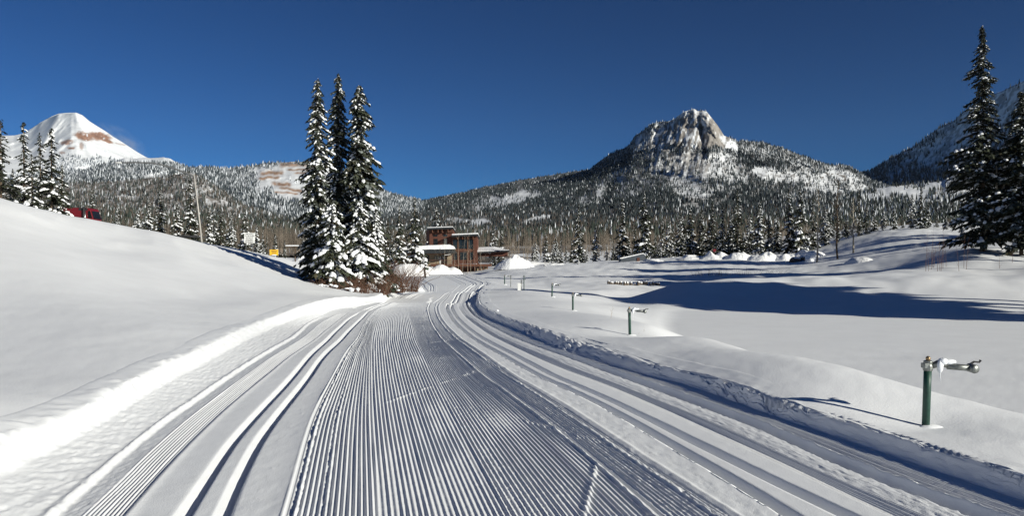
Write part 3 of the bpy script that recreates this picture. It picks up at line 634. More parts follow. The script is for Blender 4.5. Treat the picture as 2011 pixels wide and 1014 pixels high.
forest('low_hill_forest', 'scattered trees on the low snowy hill', [wood(G['hill'], 26000, 111, (9, 15), (.04, .048, .045), .2, lambda d, px, py, P: d**1.3*.8, brown=.3)])
forest('valley_forest', 'brown aspens and small spruces filling the valley floor', [wood(G['floor'], 90000, 113, (5, 10), (.04, .05, .042), .10, lambda d, px, py, P: d*.95*(P[:, 1] > 430)*(px > 100)*(px < 2100), tiers=2, ratio=.17, brown=lambda px, py: .66*sstep(1750, 1500, px)+.12)])

def thicket():
    r = np.random.default_rng(91); Vs = []; Cs = []
    n = 5600; D = r.uniform(250, 470, n)**1.0; px = np.where(np.arange(n) < 1700, r.uniform(380, 900, n), r.uniform(150, 2060, n)); D = np.where(np.arange(n) < 1100, r.uniform(250, 340, n), D)
    g = G['floor']; gy = g['pos'][:, :, 1]
    def ground(px, D):
        j = np.clip(np.searchsorted(g['px'][0], px), 1, g['px'].shape[1]-1); z = np.empty(len(px))
        for k in range(len(px)): z[k] = np.interp(D[k], gy[:, j[k]], g['pos'][:, j[k], 2])
        return z
    z0 = ground(px, D); keep = r.uniform(0, 1, n) < .25+.9*vn(px/40, D/40, 5); px, D, z0 = px[keep], D[keep], z0[keep]; n = len(px)
    X = PX(px, D); h = r.uniform(5, 11, n); lx = r.normal(0, .03, n)*h
    col = np.array([.12, .10, .08])*r.uniform(.55, 1.9, (n, 1))
    def blade(p0, p1, w, c):
        Vs.append(np.stack([p0-[0, 0, 0]+np.stack([-w, 0*w, 0*w], 1), p0+np.stack([w, 0*w, 0*w], 1), p1], 1).reshape(-1, 3)); Cs.append(np.repeat(c, 3, 0))
    base = np.stack([X, D, z0-.3], 1); top = base+np.stack([lx, 0*lx, h], 1)
    blade(base, top, np.full(n, .09), col*1.5)
    for k in range(22):
        f = r.uniform(.25, .95, n); p = base*(1-f[:, None])+top*f[:, None]; L = h*.22*(1.15-f)*r.uniform(.5, 1.2, n); a = r.uniform(0, 6.28, n)
        q = p+np.stack([np.cos(a)*L, np.sin(a)*L, L*r.uniform(.6, 1.6, n)], 1); blade(p, q, np.full(n, .05)*r.uniform(.6, 1.4, n), col*r.uniform(.6, 1.3, (n, 1)))
    V = np.concatenate(Vs); C = np.concatenate(Cs)
    tag(mesh_np('aspen_thicket', V, np.arange(len(V)).reshape(-1, 3), M_wood, col=C), 'grey brown bare aspen wood behind the snow fields', None, None, 'stuff')
thicket()
# ------------------------------------------------------------------ conifers
DOME = None
def conifer(H, Rb, seed, levels=50, per=6, sprays=8, snow=.5, base=.03, droop=.45, power=.8, gap=.12, clump=1.0, lop=None, bottom=1.0, psnow=None, fine=1.0, frost=.14):
    r = np.random.default_rng(seed)
    zs = np.linspace(base*H, H*.985, levels)
    lev = np.repeat(zs, per)+r.normal(0, H/levels*.45, levels*per); nb = len(lev); t = np.clip(lev/H, 0, .995)
    prof = (1-t)**power*(1-.35*np.exp(-(t/.10)**2)*(2-bottom))+.035
    prof = prof*(1+.30*np.interp(t*9, np.arange(10), r.uniform(-1, 1, 10)))
    az = r.uniform(0, 2*math.pi, nb); Lb = Rb*prof*r.uniform(.45, 1.15, nb)*np.where(r.uniform(0, 1, nb) < gap, .35, 1)
    # one-sided gaps
    for _ in range(5):
        a0 = r.uniform(0, 6.28); t0 = r.uniform(.1, .8); m = (np.abs(t-t0) < .035) & (np.cos(az-a0) > .2); Lb[m] *= .5
    if lop: Lb *= 1+lop[1]*np.cos(az-lop[0])
    s = (np.arange(sprays)+.6)/sprays; S = np.tile(s, nb)*r.uniform(.93, 1.07, nb*sprays); B = np.repeat(np.arange(nb), sprays)
    Ls = Lb[B]; rad = Ls*S; dz = Ls*(.16*S-droop*S**1.8+.10*S**4)+H*.012*(1-S)
    a = az[B]+r.normal(0, .10, len(B)); P = np.stack([rad*np.cos(a), rad*np.sin(a), lev[B]+dz], 1)
    slope = -droop*1.5*S+.16
    out = np.stack([np.cos(a), np.sin(a), slope], 1); side = np.stack([-np.sin(a), np.cos(a), 0*a], 1)
    size = (.16+.20*(1-np.abs(S-.55)))*np.maximum(Ls, .28*Rb*.5)**.75*(Rb**.25)*fine
    V = []; C = []; Q = 3
    for k in range(Q):
        ang = r.uniform(-1.25, 1.25, len(B)) if k else r.normal(0, .2, len(B))
        dn = r.uniform(-.55, .05, len(B)) if k < 2 else r.uniform(-1.3, -.4, len(B))
        ax = out*np.cos(ang)[:, None]+side*np.sin(ang)[:, None]; ax[:, 2] += dn; ax /= np.linalg.norm(ax, axis=1)[:, None]
        sv = side*np.cos(ang)[:, None]-out*np.sin(ang)[:, None]; sv[:, 2] = r.normal(0, .35, len(B)); sv /= np.linalg.norm(sv, axis=1)[:, None]
        ln = (size*r.uniform(.7, 1.35, len(B)))[:, None]; wd = ln*r.uniform(.19, .36, (len(B), 1))
        q = np.stack([P-ax*ln*.15, P+ax*ln*.35+sv*wd, P+ax*ln*1.0, P+ax*ln*.4-sv*wd], 1)
        V.append(q.reshape(-1, 3)); c = np.array([.040, .046, .030])*r.uniform(.55, 1.5, (len(B), 1))+np.array([.02, .006, 0])*(r.uniform(0, 1, (len(B), 1)) < .12)
        if k < 2: c = c+np.array([.15, .165, .165])*((r.uniform(0, 1, (len(B), 1)) < frost)*r.uniform(.3, 1.2, (len(B), 1)))
        C.append(np.repeat(c, 4, 0))
    V = np.concatenate(V); C = np.concatenate(C)
    # ragged top
    crown = (V, np.arange(len(V)).reshape(-1, 4), C)
    # snow lying on the sprays
    pr = snow*(1.25-.75*np.abs(S-.75))*np.where(lev[B]/H > .93, .6, 1)
    br = r.uniform(0, 1, nb)[B]                         # whole branches are loaded or bare
    m = (r.uniform(0, 1, len(B)) < pr*1.3*(br < .3+.8*snow))
    Pm = P[m]; o_ = out[m]; s_ = side[m]; sz = size[m]*clump*r.uniform(.35, 1.0, m.sum()); n = len(Pm)
    o_ = o_/np.linalg.norm(o_, axis=1)[:, None]; up = np.cross(o_, s_); up[up[:, 2] < 0] *= -1
    ring = 6; VV = [Pm+up*(sz*.62)[:, None]]; c0 = Pm+up*(sz*.05)[:, None]
    for rr_, hh in ((.62, .48), (1.0, .0)):
        for k in range(ring):
            an = 2*math.pi*k/ring; j = r.uniform(.7, 1.25, n)
            VV.append(c0+o_*(math.cos(an)*rr_*sz*.85*j)[:, None]+s_*(math.sin(an)*rr_*sz*.58*j)[:, None]+up*(hh*sz*.9*j)[:, None])
    VV = np.stack(VV, 1).reshape(-1, 3); nv = 1+2*ring; F3 = []; F4 = []
    for k in range(ring):
        k2 = (k+1) % ring; F3.append((0, 1+k, 1+k2)); F4.append((1+k, 1+ring+k, 1+ring+k2, 1+k2))
    off = (np.arange(n)*nv)[:, None, None]
    F3 = (np.array(F3)[None]+off).reshape(-1, 3); F4 = (np.array(F4)[None]+off).reshape(-1, 4)
    return crown, (VV, F3, F4)
def make_conifer(kind, H, Rb, seed, trunk_r=None, bare=False, snow_on=True, **kw):
    root = empty(kind)
    crown, sn = conifer(H, Rb, seed, **kw)
    r = np.random.default_rng(seed+5); tr = trunk_r or H*.011
    zz = np.linspace(-.6, H*.99, 9); jit = np.cumsum(r.normal(0, H*.0012, (9, 2)), 0)
    t = MB(); t.tube([(jit[i, 0], jit[i, 1], zz[i]) for i in range(9)], [tr*(1-z/H*.93)+.012 for z in zz], 7)
    t.build('trunk', M_bark, root, smooth=True)
    c = mesh_np('crown', crown[0], crown[1], M_needle, root, crown[2])
    if snow_on: mesh_np('snow_load', sn[0], [sn[1], sn[2]], M_clump, root, smooth=True)
    return root
def put_tree(o, px, D, label, cat='tree', group=None, rz=0.0, scale=None, sink=.1, z=None):
    X = PX(px, D); zz = float(terr(X, D)) if z is None else z
    o.location = (X, D, zz-sink); o.rotation_euler = (0, 0, rz)
    if scale is not None: o.scale = scale
    tag(o, label, cat, group); return o

def fit(px, top, D, lean=0):                     # height that puts a tree top at row `top`
    return PZ(top, D)-float(terr(PX(px, D), D))
SG = 'snow laden spruces in the cluster beside the trail'
spec = [(624,153,52.0,1.72,201,'left spire of the tall spruce cluster beside the trail, thick snow clumps low down',.40,(-1.5,.1)),
        (664,144,55.0,1.7,202,'middle and tallest spire of the spruce cluster beside the trail',.30,(1.5,.0)),
        (704,166,54.0,2.35,203,'right broad spire of the spruce cluster, ragged branches toward the lodge',.34,(0,.15)),]
for px, top, D, Rb, sd_, lb, sn, lp in spec:
    H = fit(px, top, D)
    o = make_conifer('spruce_tree', H, Rb, sd_, levels=88, per=8, sprays=12, snow=sn*.95+.04, droop=.55, power=.62, gap=.25, clump=.68, fine=.80, frost=.42, lop=lp, base=.03)
    put_tree(o, px, D, lb, group=SG)
for px, top, D, Rb, sd_, lb in [(652,388,50.0,1.45,204,'short wide spruce with heavy snow pillows at the foot of the cluster'),(704,395,51.5,1.6,205,'young snowy spruce in front of the right spire, above the brown willow brush'),(738,410,53,1.15,206,'small spruce at the lodge side of the tall cluster')]:
    H = fit(px, top, D)
    o = make_conifer('spruce_tree', H, Rb, sd_, levels=40, per=8, sprays=10, snow=.42, droop=.6, power=.6, clump=1.05, gap=.15, fine=.8)
    put_tree(o, px, D, lb, group=SG)
for px, top, D, Rb, sd_, lb, pw in [(1930,50,80.0,3.9,211,'tallest lone spruce at right, forked pale trunk low down',.8),(2006,178,78.0,3.9,212,'big dark spruce cut off by the right edge of the photo',.75)]:
    H = fit(px, top, D)
    o = make_conifer('spruce_tree', H, Rb, sd_, levels=92, per=7, sprays=14, snow=.32, droop=.42, power=pw, gap=.30, clump=.62, fine=.60, frost=.45, base=.05, lop=(2.8, .12))
    put_tree(o, px, D, lb, group='big spruces at the right edge')
    if px == 1930:
        b = MB(); b.tube([(0,-.3,1.2),(.3,-.5,3.2),(.9,-.8,5.2),(1.6,-1.0,6.8),(2.9,-1.1,8.4)], [.17,.15,.12,.08,.03], 7); b.tube([(.9,-.8,5.2),(.8,-1.0,7.6),(.7,-1,10.5)], [.1,.07,.02], 6)
        b.build('forked_limb', M_pale, o, smooth=True)
# spruces standing just outside the right edge, whose shade falls over the snow
far = make_conifer('spruce_tree', 10, 2.6, 221, levels=26, per=7, sprays=7, snow=.3, base=.58, power=.5)
pos = [(X0+dx, (q-.585*(X0+dx))/.81, h) for X0 in (40, 45) for q, dx, h in ((48.5,0,15),(50,3,17),(51.4,1,18),(52.8,4,21),(54.2,-1,18),(55.5,2,20),(56.8,5,21),(58.2,1,19),(59.6,3,21),(61,-1,20),(62.4,4,21),(49.2,6,16),(64,0,20)) if q < 59 and not (X0 == 45 and q > 55.6)]
pos_ = [(43,33,17),(48,31,18),(52,33.5,19),(56,30,19),(46,37,17),(60,34,21),(39,36,14),(51,38,19),(64,29,20),(57,26,17),(66,37,22),(41,29,12),(50,27,15),(60,41,20),(44,41,15),(70,33,22)]
pos += [(PX(2190,66),66,15),(PX(2400,66),66,18),(PX(2330,74),74,20),(PX(2120,92),92,18),(PX(2260,98),98,22),(PX(2500,64),64,19)]
for i, (X, D, H) in enumerate(pos):
    o = far if i == 0 else copy_tree(far)
    put_tree(o, CX+X/D*F, D, 'dark spruce standing outside the right edge of the view', group='spruces beyond the right edge', rz=i*1.3, scale=(H/10*1.05, H/10*1.05, H/10))
# five middle-sized kinds, then copies
kinds = [make_conifer('spruce_tree', 10, 1.75, 301, levels=34, per=6, sprays=6, snow=.30, clump=.85, power=.85),
         make_conifer('spruce_tree', 10, 1.45, 302, levels=38, per=6, sprays=5, snow=.22, clump=.75, power=.75, gap=.25),
         make_conifer('spruce_tree', 10, 2.3, 303, levels=30, per=7, sprays=7, snow=.34, clump=.85, power=.95),
         make_conifer('spruce_tree', 10, 1.7, 304, levels=34, per=6, sprays=6, snow=.42, clump=1.0, power=.8),
         make_conifer('spruce_tree', 10, 1.25, 305, levels=30, per=6, sprays=5, snow=.22, clump=.8, power=.7, gap=.3)]
used = [False]*5
def mid(px, top, D, k, label, group, wide=1.0):
    H = max(fit(px, top, D), 1.0)
    o = kinds[k] if not used[k] else copy_tree(kinds[k])
    s = H/10; used[k] = True
    put_tree(o, px, D, label, group=group, rz=random.uniform(0, 6.28), scale=(s*wide, s*wide, s), sink=.15)
    return o
LG = 'spruces along the highway at left'
for px, top, D, k, lb, wd in [(2,236,84,1,'spruce cut off by the left edge of the photo',1.2),(46,236,96,0,'tallest spruce above the left snowbank, left of the red truck',1.0),(78,262,104,1,'second spruce from the tall one on the left bank',1.2),(101,248,98,0,'spruce just left of the red truck, its top over the white peak',1.2),
        (122,322,100,2,'short broad spruce touching the back of the red truck',.9),(62,300,92,3,'snowy lower spruce in front of the left trio',1.1),(25,330,105,2,'low spruce between the left edge and the tall spruce',.8),(181,366,150,1,'thin dark spruce behind the red truck',1.0),
        (292,388,140,3,'frosted spruce farther left of the lamp pole',1.0),(314,362,135,0,'dark pointed spruce left of the lamp pole',1.1),(348,392,138,3,'snowy spruce between the dark pointed one and the lamp pole',1.1),(373,352,130,0,'tall spruce directly behind the lamp pole',1.15),
        (410,402,135,2,'spruce just right of the lamp pole',.7),(434,400,142,1,'slim spruce second to the right of the lamp pole',1.2),(455,425,150,3,'small frosted spruce left of the white road sign',1.0),(481,410,125,2,'broad dark spruce behind the white road sign',.95),(503,440,122,3,'snowy spruce right behind the white road sign',1.2),(516,455,120,2,'low snowy spruce left of the yellow sign',.8)]:
    mid(px, top, D, k, lb, LG, wd)
BG = 'spruces around the lodge'
for px, top, D, k, lb, wd in [(784,402,150,2,'dark spruce left of the lodge, nearer the tall cluster',.75),(814,388,165,2,'snowy spruce standing at the left corner of the lodge',.85),(762,430,140,1,'slim spruce showing beside the tall cluster',1.2),(857,405,225,3,'spruce top rising behind the lodge tower roof',1.3),(938,484,215,3,'small spruce between the two roofs of the lodge',1.0),
        (971,445,215,3,'left of two spruces behind the right wing of the lodge',1.2),(984,448,210,0,'right of two spruces behind the right wing of the lodge',1.2)]:
    mid(px, top, D, k, lb, BG, wd)
RG = 'row of spruces along the far edge of the snow field'
row = [(1048,478,190,3),(1072,455,185,2),(1101,470,190,0),(1112,482,188,3),(1136,400,172,0),(1152,486,170,3),(1170,440,172,3),(1192,480,178,3),(1204,470,185,1),(1222,390,170,0),(1246,440,180,1),(1265,375,165,2),(1286,455,172,1),(1315,430,175,3),(1335,416,170,0),(1355,404,170,2),(1378,410,168,0),
       (1399,394,160,1),(1420,404,162,0),(1436,430,165,2),(1448,372,160,1),(1472,428,160,1),(1491,392,150,3),(1510,420,155,2),(1526,416,158,0),(1549,372,150,0),(1572,365,148,2),(1597,385,150,0),(1620,402,152,3),(1643,392,150,4),(1662,415,155,1),(1687,372,150,4),(1702,400,150,1),(1716,398,155,0),(1735,410,152,3),(1755,400,150,0),(1772,422,155,1),(1790,380,150,3),(1809,362,145,0),(1822,398,148,2),(1840,412,150,0),(1858,420,140,3),(1872,400,145,1),(1888,430,120,3),(1960,330,110,0),(1985,300,105,1)]
ORD = 'first second third fourth fifth sixth seventh eighth ninth tenth eleventh twelfth thirteenth fourteenth fifteenth sixteenth seventeenth eighteenth nineteenth'.split()
TENS = ['', '', 'twenty', 'thirty', 'forty', 'fifty', 'sixty', 'seventy', 'eighty']
def ordw(n):
    if n < 20: return ORD[n-1]
    t, u = divmod(n, 10); return TENS[t][:-1]+'ieth' if u == 0 else TENS[t]+'-'+ORD[u-1]
LOOK = ['snow dusted', 'slim dark', 'broad bushy', 'very snowy', 'thin sparse']
def nth(i, look, rest): return '%s spruce, the %s %s' % (look, ordw(i+1), rest)
where = {1048:'small snowy spruce first right of the lodge snow roofs',1072:'dark bushy spruce above the big ploughed snow pile',1136:'tall dark spruce standing over the smallest sapling on the snow edge',1170:'medium snowy spruce right of the lone tall dark one',1222:'tall narrow spruce left of the broadest dark spruce',1265:'broadest and darkest spruce of the far row, above the half buried shed',
         1448:'high pointed spruce rising behind the middle of the ploughed berm',1549:'tall spruce left of the highest pair near the bare larch',1572:'highest bushy spruce just left of the bare leafless trees',1687:'thin sparse spruce sticking up right of the bare trees',1809:'tall spruce in front of the snow patches of the low hill',1960:'spruce showing between the two big right hand spruces'}
for px, top, D, k in row:
    mid(px, top, D, k, where.get(px) or nth(row.index((px, top, D, k)), LOOK[k], 'spruce from the left in the far row'), RG, 1.05 if k != 2 else .9)
r3 = random.Random(4)
def rank(n, f, label, group):
    L_ = sorted(f(i) for i in range(n))
    for i, (px, top, D, k, wd) in enumerate(L_): mid(px, top, D, k, nth(i, LOOK[k], label), group, wd)
def f1(i):
    px = r3.uniform(1290, 1900) if i < 66 else r3.uniform(1040, 1290); D = r3.uniform(185, 235)
    return px, (r3.uniform(415, 462) if px > 1300 else r3.uniform(455, 486)), D, r3.choice([0, 1, 2, 3, 3]), r3.uniform(.9, 1.3)
rank(84, f1, 'from the left in the rank behind the far row', 'spruces in the second rank')
def f2(i):
    px = r3.uniform(170, 520); return px, r3.uniform(400, 440)+max(0, (px-380)*.15), r3.uniform(160, 215), r3.choice([1, 3, 4]), 1.1
rank(20, f2, 'from the left among the brown aspens behind the highway', 'spruces among the aspens at left')
def f4(i):
    px = r3.uniform(520, 640) if i < 16 else r3.uniform(740, 850); return px, r3.uniform(452, 482) if i < 16 else r3.uniform(440, 470), r3.uniform(200, 245), r3.choice([0, 1, 3, 4]), 1.15
rank(22, f4, 'from the left in the wood behind the tall cluster', 'spruces behind the tall cluster')
def f3(i): return r3.uniform(1980, 2150), r3.uniform(240, 380), r3.uniform(95, 140), r3.choice([0, 1, 2]), 1.0
rank(12, f3, 'from the left in the wood at the right edge', 'spruces in the wood at the right edge')

# ------------------------------------------------------------------ leafless trees, brush and stems
def bare(H, seed, lean=(0, 0), r0=.06, limbs=14, material=M_pale, name='bare_tree', up=.9, spread=.28, start=.25):
    r = random.Random(seed); root = empty(name); t = MB(); n = 7
    P = [Vector((lean[0]*(i/n)**1.5*H+r.uniform(-1, 1)*H*.008, lean[1]*(i/n)*H, H*i/n-.2)) for i in range(n+1)]
    t.tube(P, [r0*(1-i/n*.9) for i in range(n+1)], 6); t.build('trunk', material, root, smooth=True)
    c = MB()
    for k in range(limbs):
        f = r.uniform(start, .95); i = min(int(f*n), n-1); p = P[i].lerp(P[i+1], f*n-i); a = r.uniform(0, 6.28); l = H*spread*(1.1-f)*r.uniform(.6, 1.2)
        q = p+Vector((math.cos(a)*l*.5, math.sin(a)*l*.5, l*up*.5)); e = q+Vector((math.cos(a+.3)*l*.4, math.sin(a+.3)*l*.4, l*up*.8))
        c.tube([p, q, e], [r0*.28*(1.2-f), r0*.18, r0*.05], 4, False)
        for _ in range(3):
            a2 = a+r.uniform(-1.2, 1.2); s = p.lerp(e, r.uniform(.4, .9)); c.tube([s, s+Vector((math.cos(a2)*l*.25, math.sin(a2)*l*.25, l*r.uniform(.1, .4)))], [r0*.10, r0*.03], 3, False)
    c.build('crown', material, root); return root
for px, D, H, sd_, lb in [(872,172,9.5,1,'leaning pale aspen sapling left before the lodge entrance'),(879,174,7,2,'short aspen sapling beside the leaning one before the lodge'),(893,173,6.2,3,'thin aspen in front of the lodge middle wall'),(901,172,9.8,4,'tall thin aspen before the tall lodge windows'),(908,174,10,5,'aspen before the gap between the tall lodge windows'),
                       (918,172,8,6,'aspen before the right hand tall lodge window'),(925,173,9,7,'thin aspen at the lodge right corner'),(933,174,6.5,8,'short aspen by the lodge deck'),(945,173,6,9,'aspen sapling in front of the deck railing'),(887,176,6,10,'small sapling between the leaning aspen and the lodge wall')]:
    o = bare(H, sd_, (random.uniform(-.08, .08), 0), .042, 10, M_pale, 'aspen_tree'); put_tree(o, px, D, lb, group='aspens in front of the lodge')
for px, D, H, sd_, lb, m_ in [(1605,118,12,21,'bare leafless tree with a forked brown crown beside the snowy boulder',M_pale),(1644,116,12.5,22,'darker bare tree right of the other leafless one on the snow edge',M_bark),(1675,122,9,23,'thin pale leafless tree on the right snow field edge',M_pale)]:
    o = bare(H, sd_, (.01, 0), .16, 46, m_, 'bare_tree', .5, .22, .3); put_tree(o, px, D, lb, group='leafless trees before the far row')
SPX = [1818,1824,1829,1834,1841,1846,1852,1858,1883,1898,1893,1832,1848,1963,1988]
for i, px in enumerate(SPX):
    o = bare(random.Random(i).uniform(2.2, 4.4) if i < 13 else 1.6, 60+i, (random.uniform(-.08, .08), 0), .022, 7, M_twig, 'bare_sapling', .9, .2)
    put_tree(o, px, 70+i % 4*1.5, 'thin dark sapling, %s from the left near the tallest right spruce' % ordw(1+sorted(SPX).index(px)), 'sapling', 'saplings left of the tallest spruce')
for i, (px, D, H, lb) in enumerate([(1198,24.5,.62,'single dry stem standing in snow left of the second green hydrant'),(1262,21.5,.36,'low dry grass stem right of the second green hydrant'),(1252,21,.3,'short bent dry stem close to the second green hydrant')]):
    o = bare(H, 80+i, (.15, 0), .006, 5, M_straw, 'dry_stem', .7, .4); put_tree(o, px, D, lb, 'dry stem', 'dry stems by the second hydrant', sink=.05)

def brush(n, w, d, h, seed, material, lean=.45, r0=.012):
    r = random.Random(seed); t = MB()
    for i in range(n):
        x = r.uniform(-w, w); y = r.uniform(-d, d); l = h*(.25+.85*r.random()**1.4)*(.55+.6*abs(math.sin(x*2.3+seed))); a = r.gauss(0, lean)+x/w*.5; b = r.gauss(0, lean*.6)
        z0 = -.15; P = [Vector((x, y, z0)), Vector((x+a*l*.3, y+b*l*.3, l*.5)), Vector((x+a*l*.85, y+b*l*.8, l*.92)), Vector((x+a*l*1.05, y+b*l, l*1.05))]
        t.tube(P, [r0, r0*.75, r0*.45, r0*.15], 3, False)
        for _ in range(3):
            s = P[1].lerp(P[2], r.random()); t.tube([s, s+Vector((r.gauss(a, .5)*l*.22, r.gauss(0, .4)*l*.2, l*r.uniform(.1, .28)))], [r0*.45, r0*.12], 3, False)
    return t
def willow(px, D, n, w, h, lb, seed, snowy=8):
    root = empty('willow_bush'); brush(n, w, .7, h, seed, M_twig).build('stems', M_twig, root)
    s = MB(); r = random.Random(seed)
    for k in range(snowy): s.lump((r.gauss(0, w*.35), r.uniform(-.9, .1), r.uniform(.02, h*.3)), (r.uniform(.06, .16), r.uniform(.06, .14), r.uniform(.03, .08)), k, .2, 7, 5)
    s.build('snow_load', M_clump, root, smooth=True)
    put_tree(root, px, D, lb, 'bush', 'willow bushes beside the trail', sink=0); return root
willow(786,57,330,1.25,2.0,'reddish brown leafless willow bush at the trail edge, rightmost of the brush',1,14)
willow(752,54,360,1.4,1.5,'brown willow bush below the right side of the spruce cluster',2,12)
willow(722,50,320,1.3,1.1,'low rusty brush under the spruce cluster',3,10)
willow(690,48.5,200,1.1,.75,'lowest twiggy brush left under the cluster, partly snowed in',4,14)
willow(643,48.5,70,.9,.5,'small snowy twigs in front of the left spire',5,20)
gr = brush(160, 5.5, 1.5, .75, 9, M_straw, .3, .010).build('dry_grass', M_straw); gr.location = (PX(1450, 96), 96, float(terr(PX(1450, 96), 96)))
tag(gr, 'thin dry grass poking through the basin snow', None, None, 'stuff')

# ------------------------------------------------------------------ snowmaking hydrants along the slope
HG = 'green snowmaking hydrants along the slope'
def hydrant(px, D, H, label, arm=1.0, rz=0.0, s=1.0, lean=(.035, 0)):
    X = PX(px, D); z = float(terr(X, D)); root = empty('hydrant', (X, D, z), rz); lx, ly = lean
    T = lambda z_, dx=0, dy=0: (lx*z_+dx, ly*z_+dy, z_)
    p = MB(); p.tube([T(-.15), T(H*.55), T(H*.80)], .037*s, 16); p.build('pipe', M_green, root, smooth=True)
    v = MB(); v.tube([T(H*.79), T(H*.82), T(H*.86), T(H*.88), T(H*.93), T(H*.94)], [.043*s, .047*s, .047*s, .04*s, .044*s, .028*s], 12); v.box(lx*H-.055*s, lx*H+.0*s, -.04*s, .04*s, H*.83, H*.90); v.build('coupling', M_grey, root, bevel=.004)
    n = MB(); n.tube([T(H*.93), T(H*.955), T(H*.96), T(H*.985), T(H*.99), T(H)], [.02*s, .022*s, .026*s, .022*s, .014*s, .012*s], 8); n.build('nozzle', M_brass, root, smooth=True)
    if arm:
        x0 = lx*H+.04*s; zA = H*.86; a = MB()
        a.tube([(x0, 0, zA), (x0+.07*arm, -.01, zA+.035), (x0+.14*arm, -.02, zA+.01)], [.03*s, .035*s, .03*s], 10)
        ar = a.build('elbow', M_grey, root, smooth=True)
        a = MB(); a.tube([(x0+.14*arm, -.02, zA+.0), (x0+.36*arm, -.06, zA-.015)], .032*s, 14); a.build('outlet_pipe', M_grey, root, smooth=True)
        a = MB(); a.tube([(x0+.355*arm, -.02, zA-.012), (x0+.375*arm, -.10, zA-.02), (x0+.378*arm, -.115, zA-.021)], [.043*s, .045*s, .036*s], 16); a.build('end_cap', M_grey, root, smooth=True)
        a = MB(); a.tube([(x0+.37*arm, -.02, zA+.02), (x0+.41*arm, -.02, zA+.045), (x0+.46*arm, -.02, zA+.04), (x0+.475*arm, -.02, zA+.06)], [.012*s, .010*s, .010*s, .012*s], 6); a.build('lever', M_dark, root)
        a = MB(); a.lump((x0+.055*arm, -.045, zA-.0), (.03, .028, .065), 1, .12, 14, 9); a.lump((x0+.15*arm, -.03, zA+.045), (.07, .042, .028), 2, .12, 14, 9); a.lump((x0+.09*arm, -.035, zA+.05), (.05, .04, .035), 3, .1, 12, 8)
        a.tube([(x0+.05*arm, -.045, zA-.06), (x0+.06*arm, -.05, zA-.16)], [.006, .002], 5); a.build('snow_cap', M_ice, root, smooth=True)
    m = MB(); m.lump((.03, -.02, -.045), (.16*s, .12*s, .065*s), 4, .08, 16, 8); m.build('snow_collar', M_clump, root, smooth=True)
    tag(root, label, 'hydrant', HG); return root
hydrant(1818, 8.0, PZ(700, 8.0)-float(terr(PX(1818, 8.0), 8.0)), 'nearest green hydrant pipe with brass nozzle and snow on its side outlet', 1.0)
hydrant(1237, 20.8, PZ(603, 20.8)-float(terr(PX(1237, 20.8), 20.8)), 'second green hydrant with a snow capped outlet beside dry stems', .95, lean=(-.02, 0))
hydrant(1125, 33, PZ(575, 33)-float(terr(PX(1125, 33), 33)), 'third green hydrant from the camera, small snowy outlet on top', .8, lean=(0, 0))
hydrant(1084, 45, PZ(556, 45)-float(terr(PX(1084, 45), 45)), 'fourth green hydrant on the brow of the snow slope', .9, s=1.1, lean=(.02, 0))
hydrant(991, 86, PZ(540, 86)-float(terr(PX(991, 86), 86)), 'farthest dark hydrant, near the lodge end of the trail', 1.2, s=1.5, lean=(0, 0))
for px, D, top, lb, box in [(1003,80,541,'leftmost thin grey post with two short crossbars',0),(1024,62,550,'post carrying a pale control box beside the taller pole',1),(1029,63,541,'taller thin dark pole behind the control box post',0)]:
    X = PX(px, D); z = float(terr(X, D)); H = PZ(top, D)-z; root = empty('slope_post', (X, D, z))
    t = MB(); t.tube([(0, 0, -.2), (0, 0, H)], .035, 8); t.build('pole', M_grey if px != 1029 else M_green, root, smooth=True)
    t = MB(); t.box(-.12, .16, -.03, .03, H*.72, H*.76); t.build('crossbar', M_grey, root)
    t = MB(); t.box(-.10, .14, -.03, .03, H*.9, H*.93); t.build('crossbar', M_grey, root)
    if box:
        t = MB(); t.box(-.30, -.06, -.12, .10, H*.05, H*.72); t.build('control_box', M_white, root, bevel=.01)
    tag(root, lb, 'post', 'posts on the brow of the slope')

# ------------------------------------------------------------------ lodge, built in metres round its own origin
BD = 185.0; bs = BD/F; BX0 = 888.0; BY0 = 530.0
lodge = empty('ski_lodge', (PX(BX0, BD), BD, PZ(BY0, BD)), 0.0)
tag(lodge, 'red brown lodge with stepped tower, snowy canopy roof and timber deck', 'building')
bx = lambda px: (px-BX0)*bs
bz = lambda py: (BY0-py)*bs
def blk(name, m, x0, x1, y0, y1, near, far, parent=lodge, bevel=0):
    b = MB(); b.box(bx(x0), bx(x1), near, far, bz(y1), bz(y0)); return b.build(name, m, parent, bevel=bevel)
def slab(name, m, x0, x1, yl, yr, th, near, far, drop=0.0, parent=lodge, soft=False):   # roof slab sloping along x, and dropping to the rear
    b = MB(); V = [(bx(x0), near, bz(yl)-th), (bx(x1), near, bz(yr)-th), (bx(x1), far, bz(yr)-th-drop), (bx(x0), far, bz(yl)-th-drop),
                   (bx(x0), near, bz(yl)), (bx(x1), near, bz(yr)), (bx(x1), far, bz(yr)-drop), (bx(x0), far, bz(yl)-drop)]
    b.add(V, [(0,3,2,1),(4,5,6,7),(0,1,5,4),(1,2,6,5),(2,3,7,6),(3,0,4,7)])
    return b.build(name, m, parent, bevel=.12 if soft else 0, smooth=False)
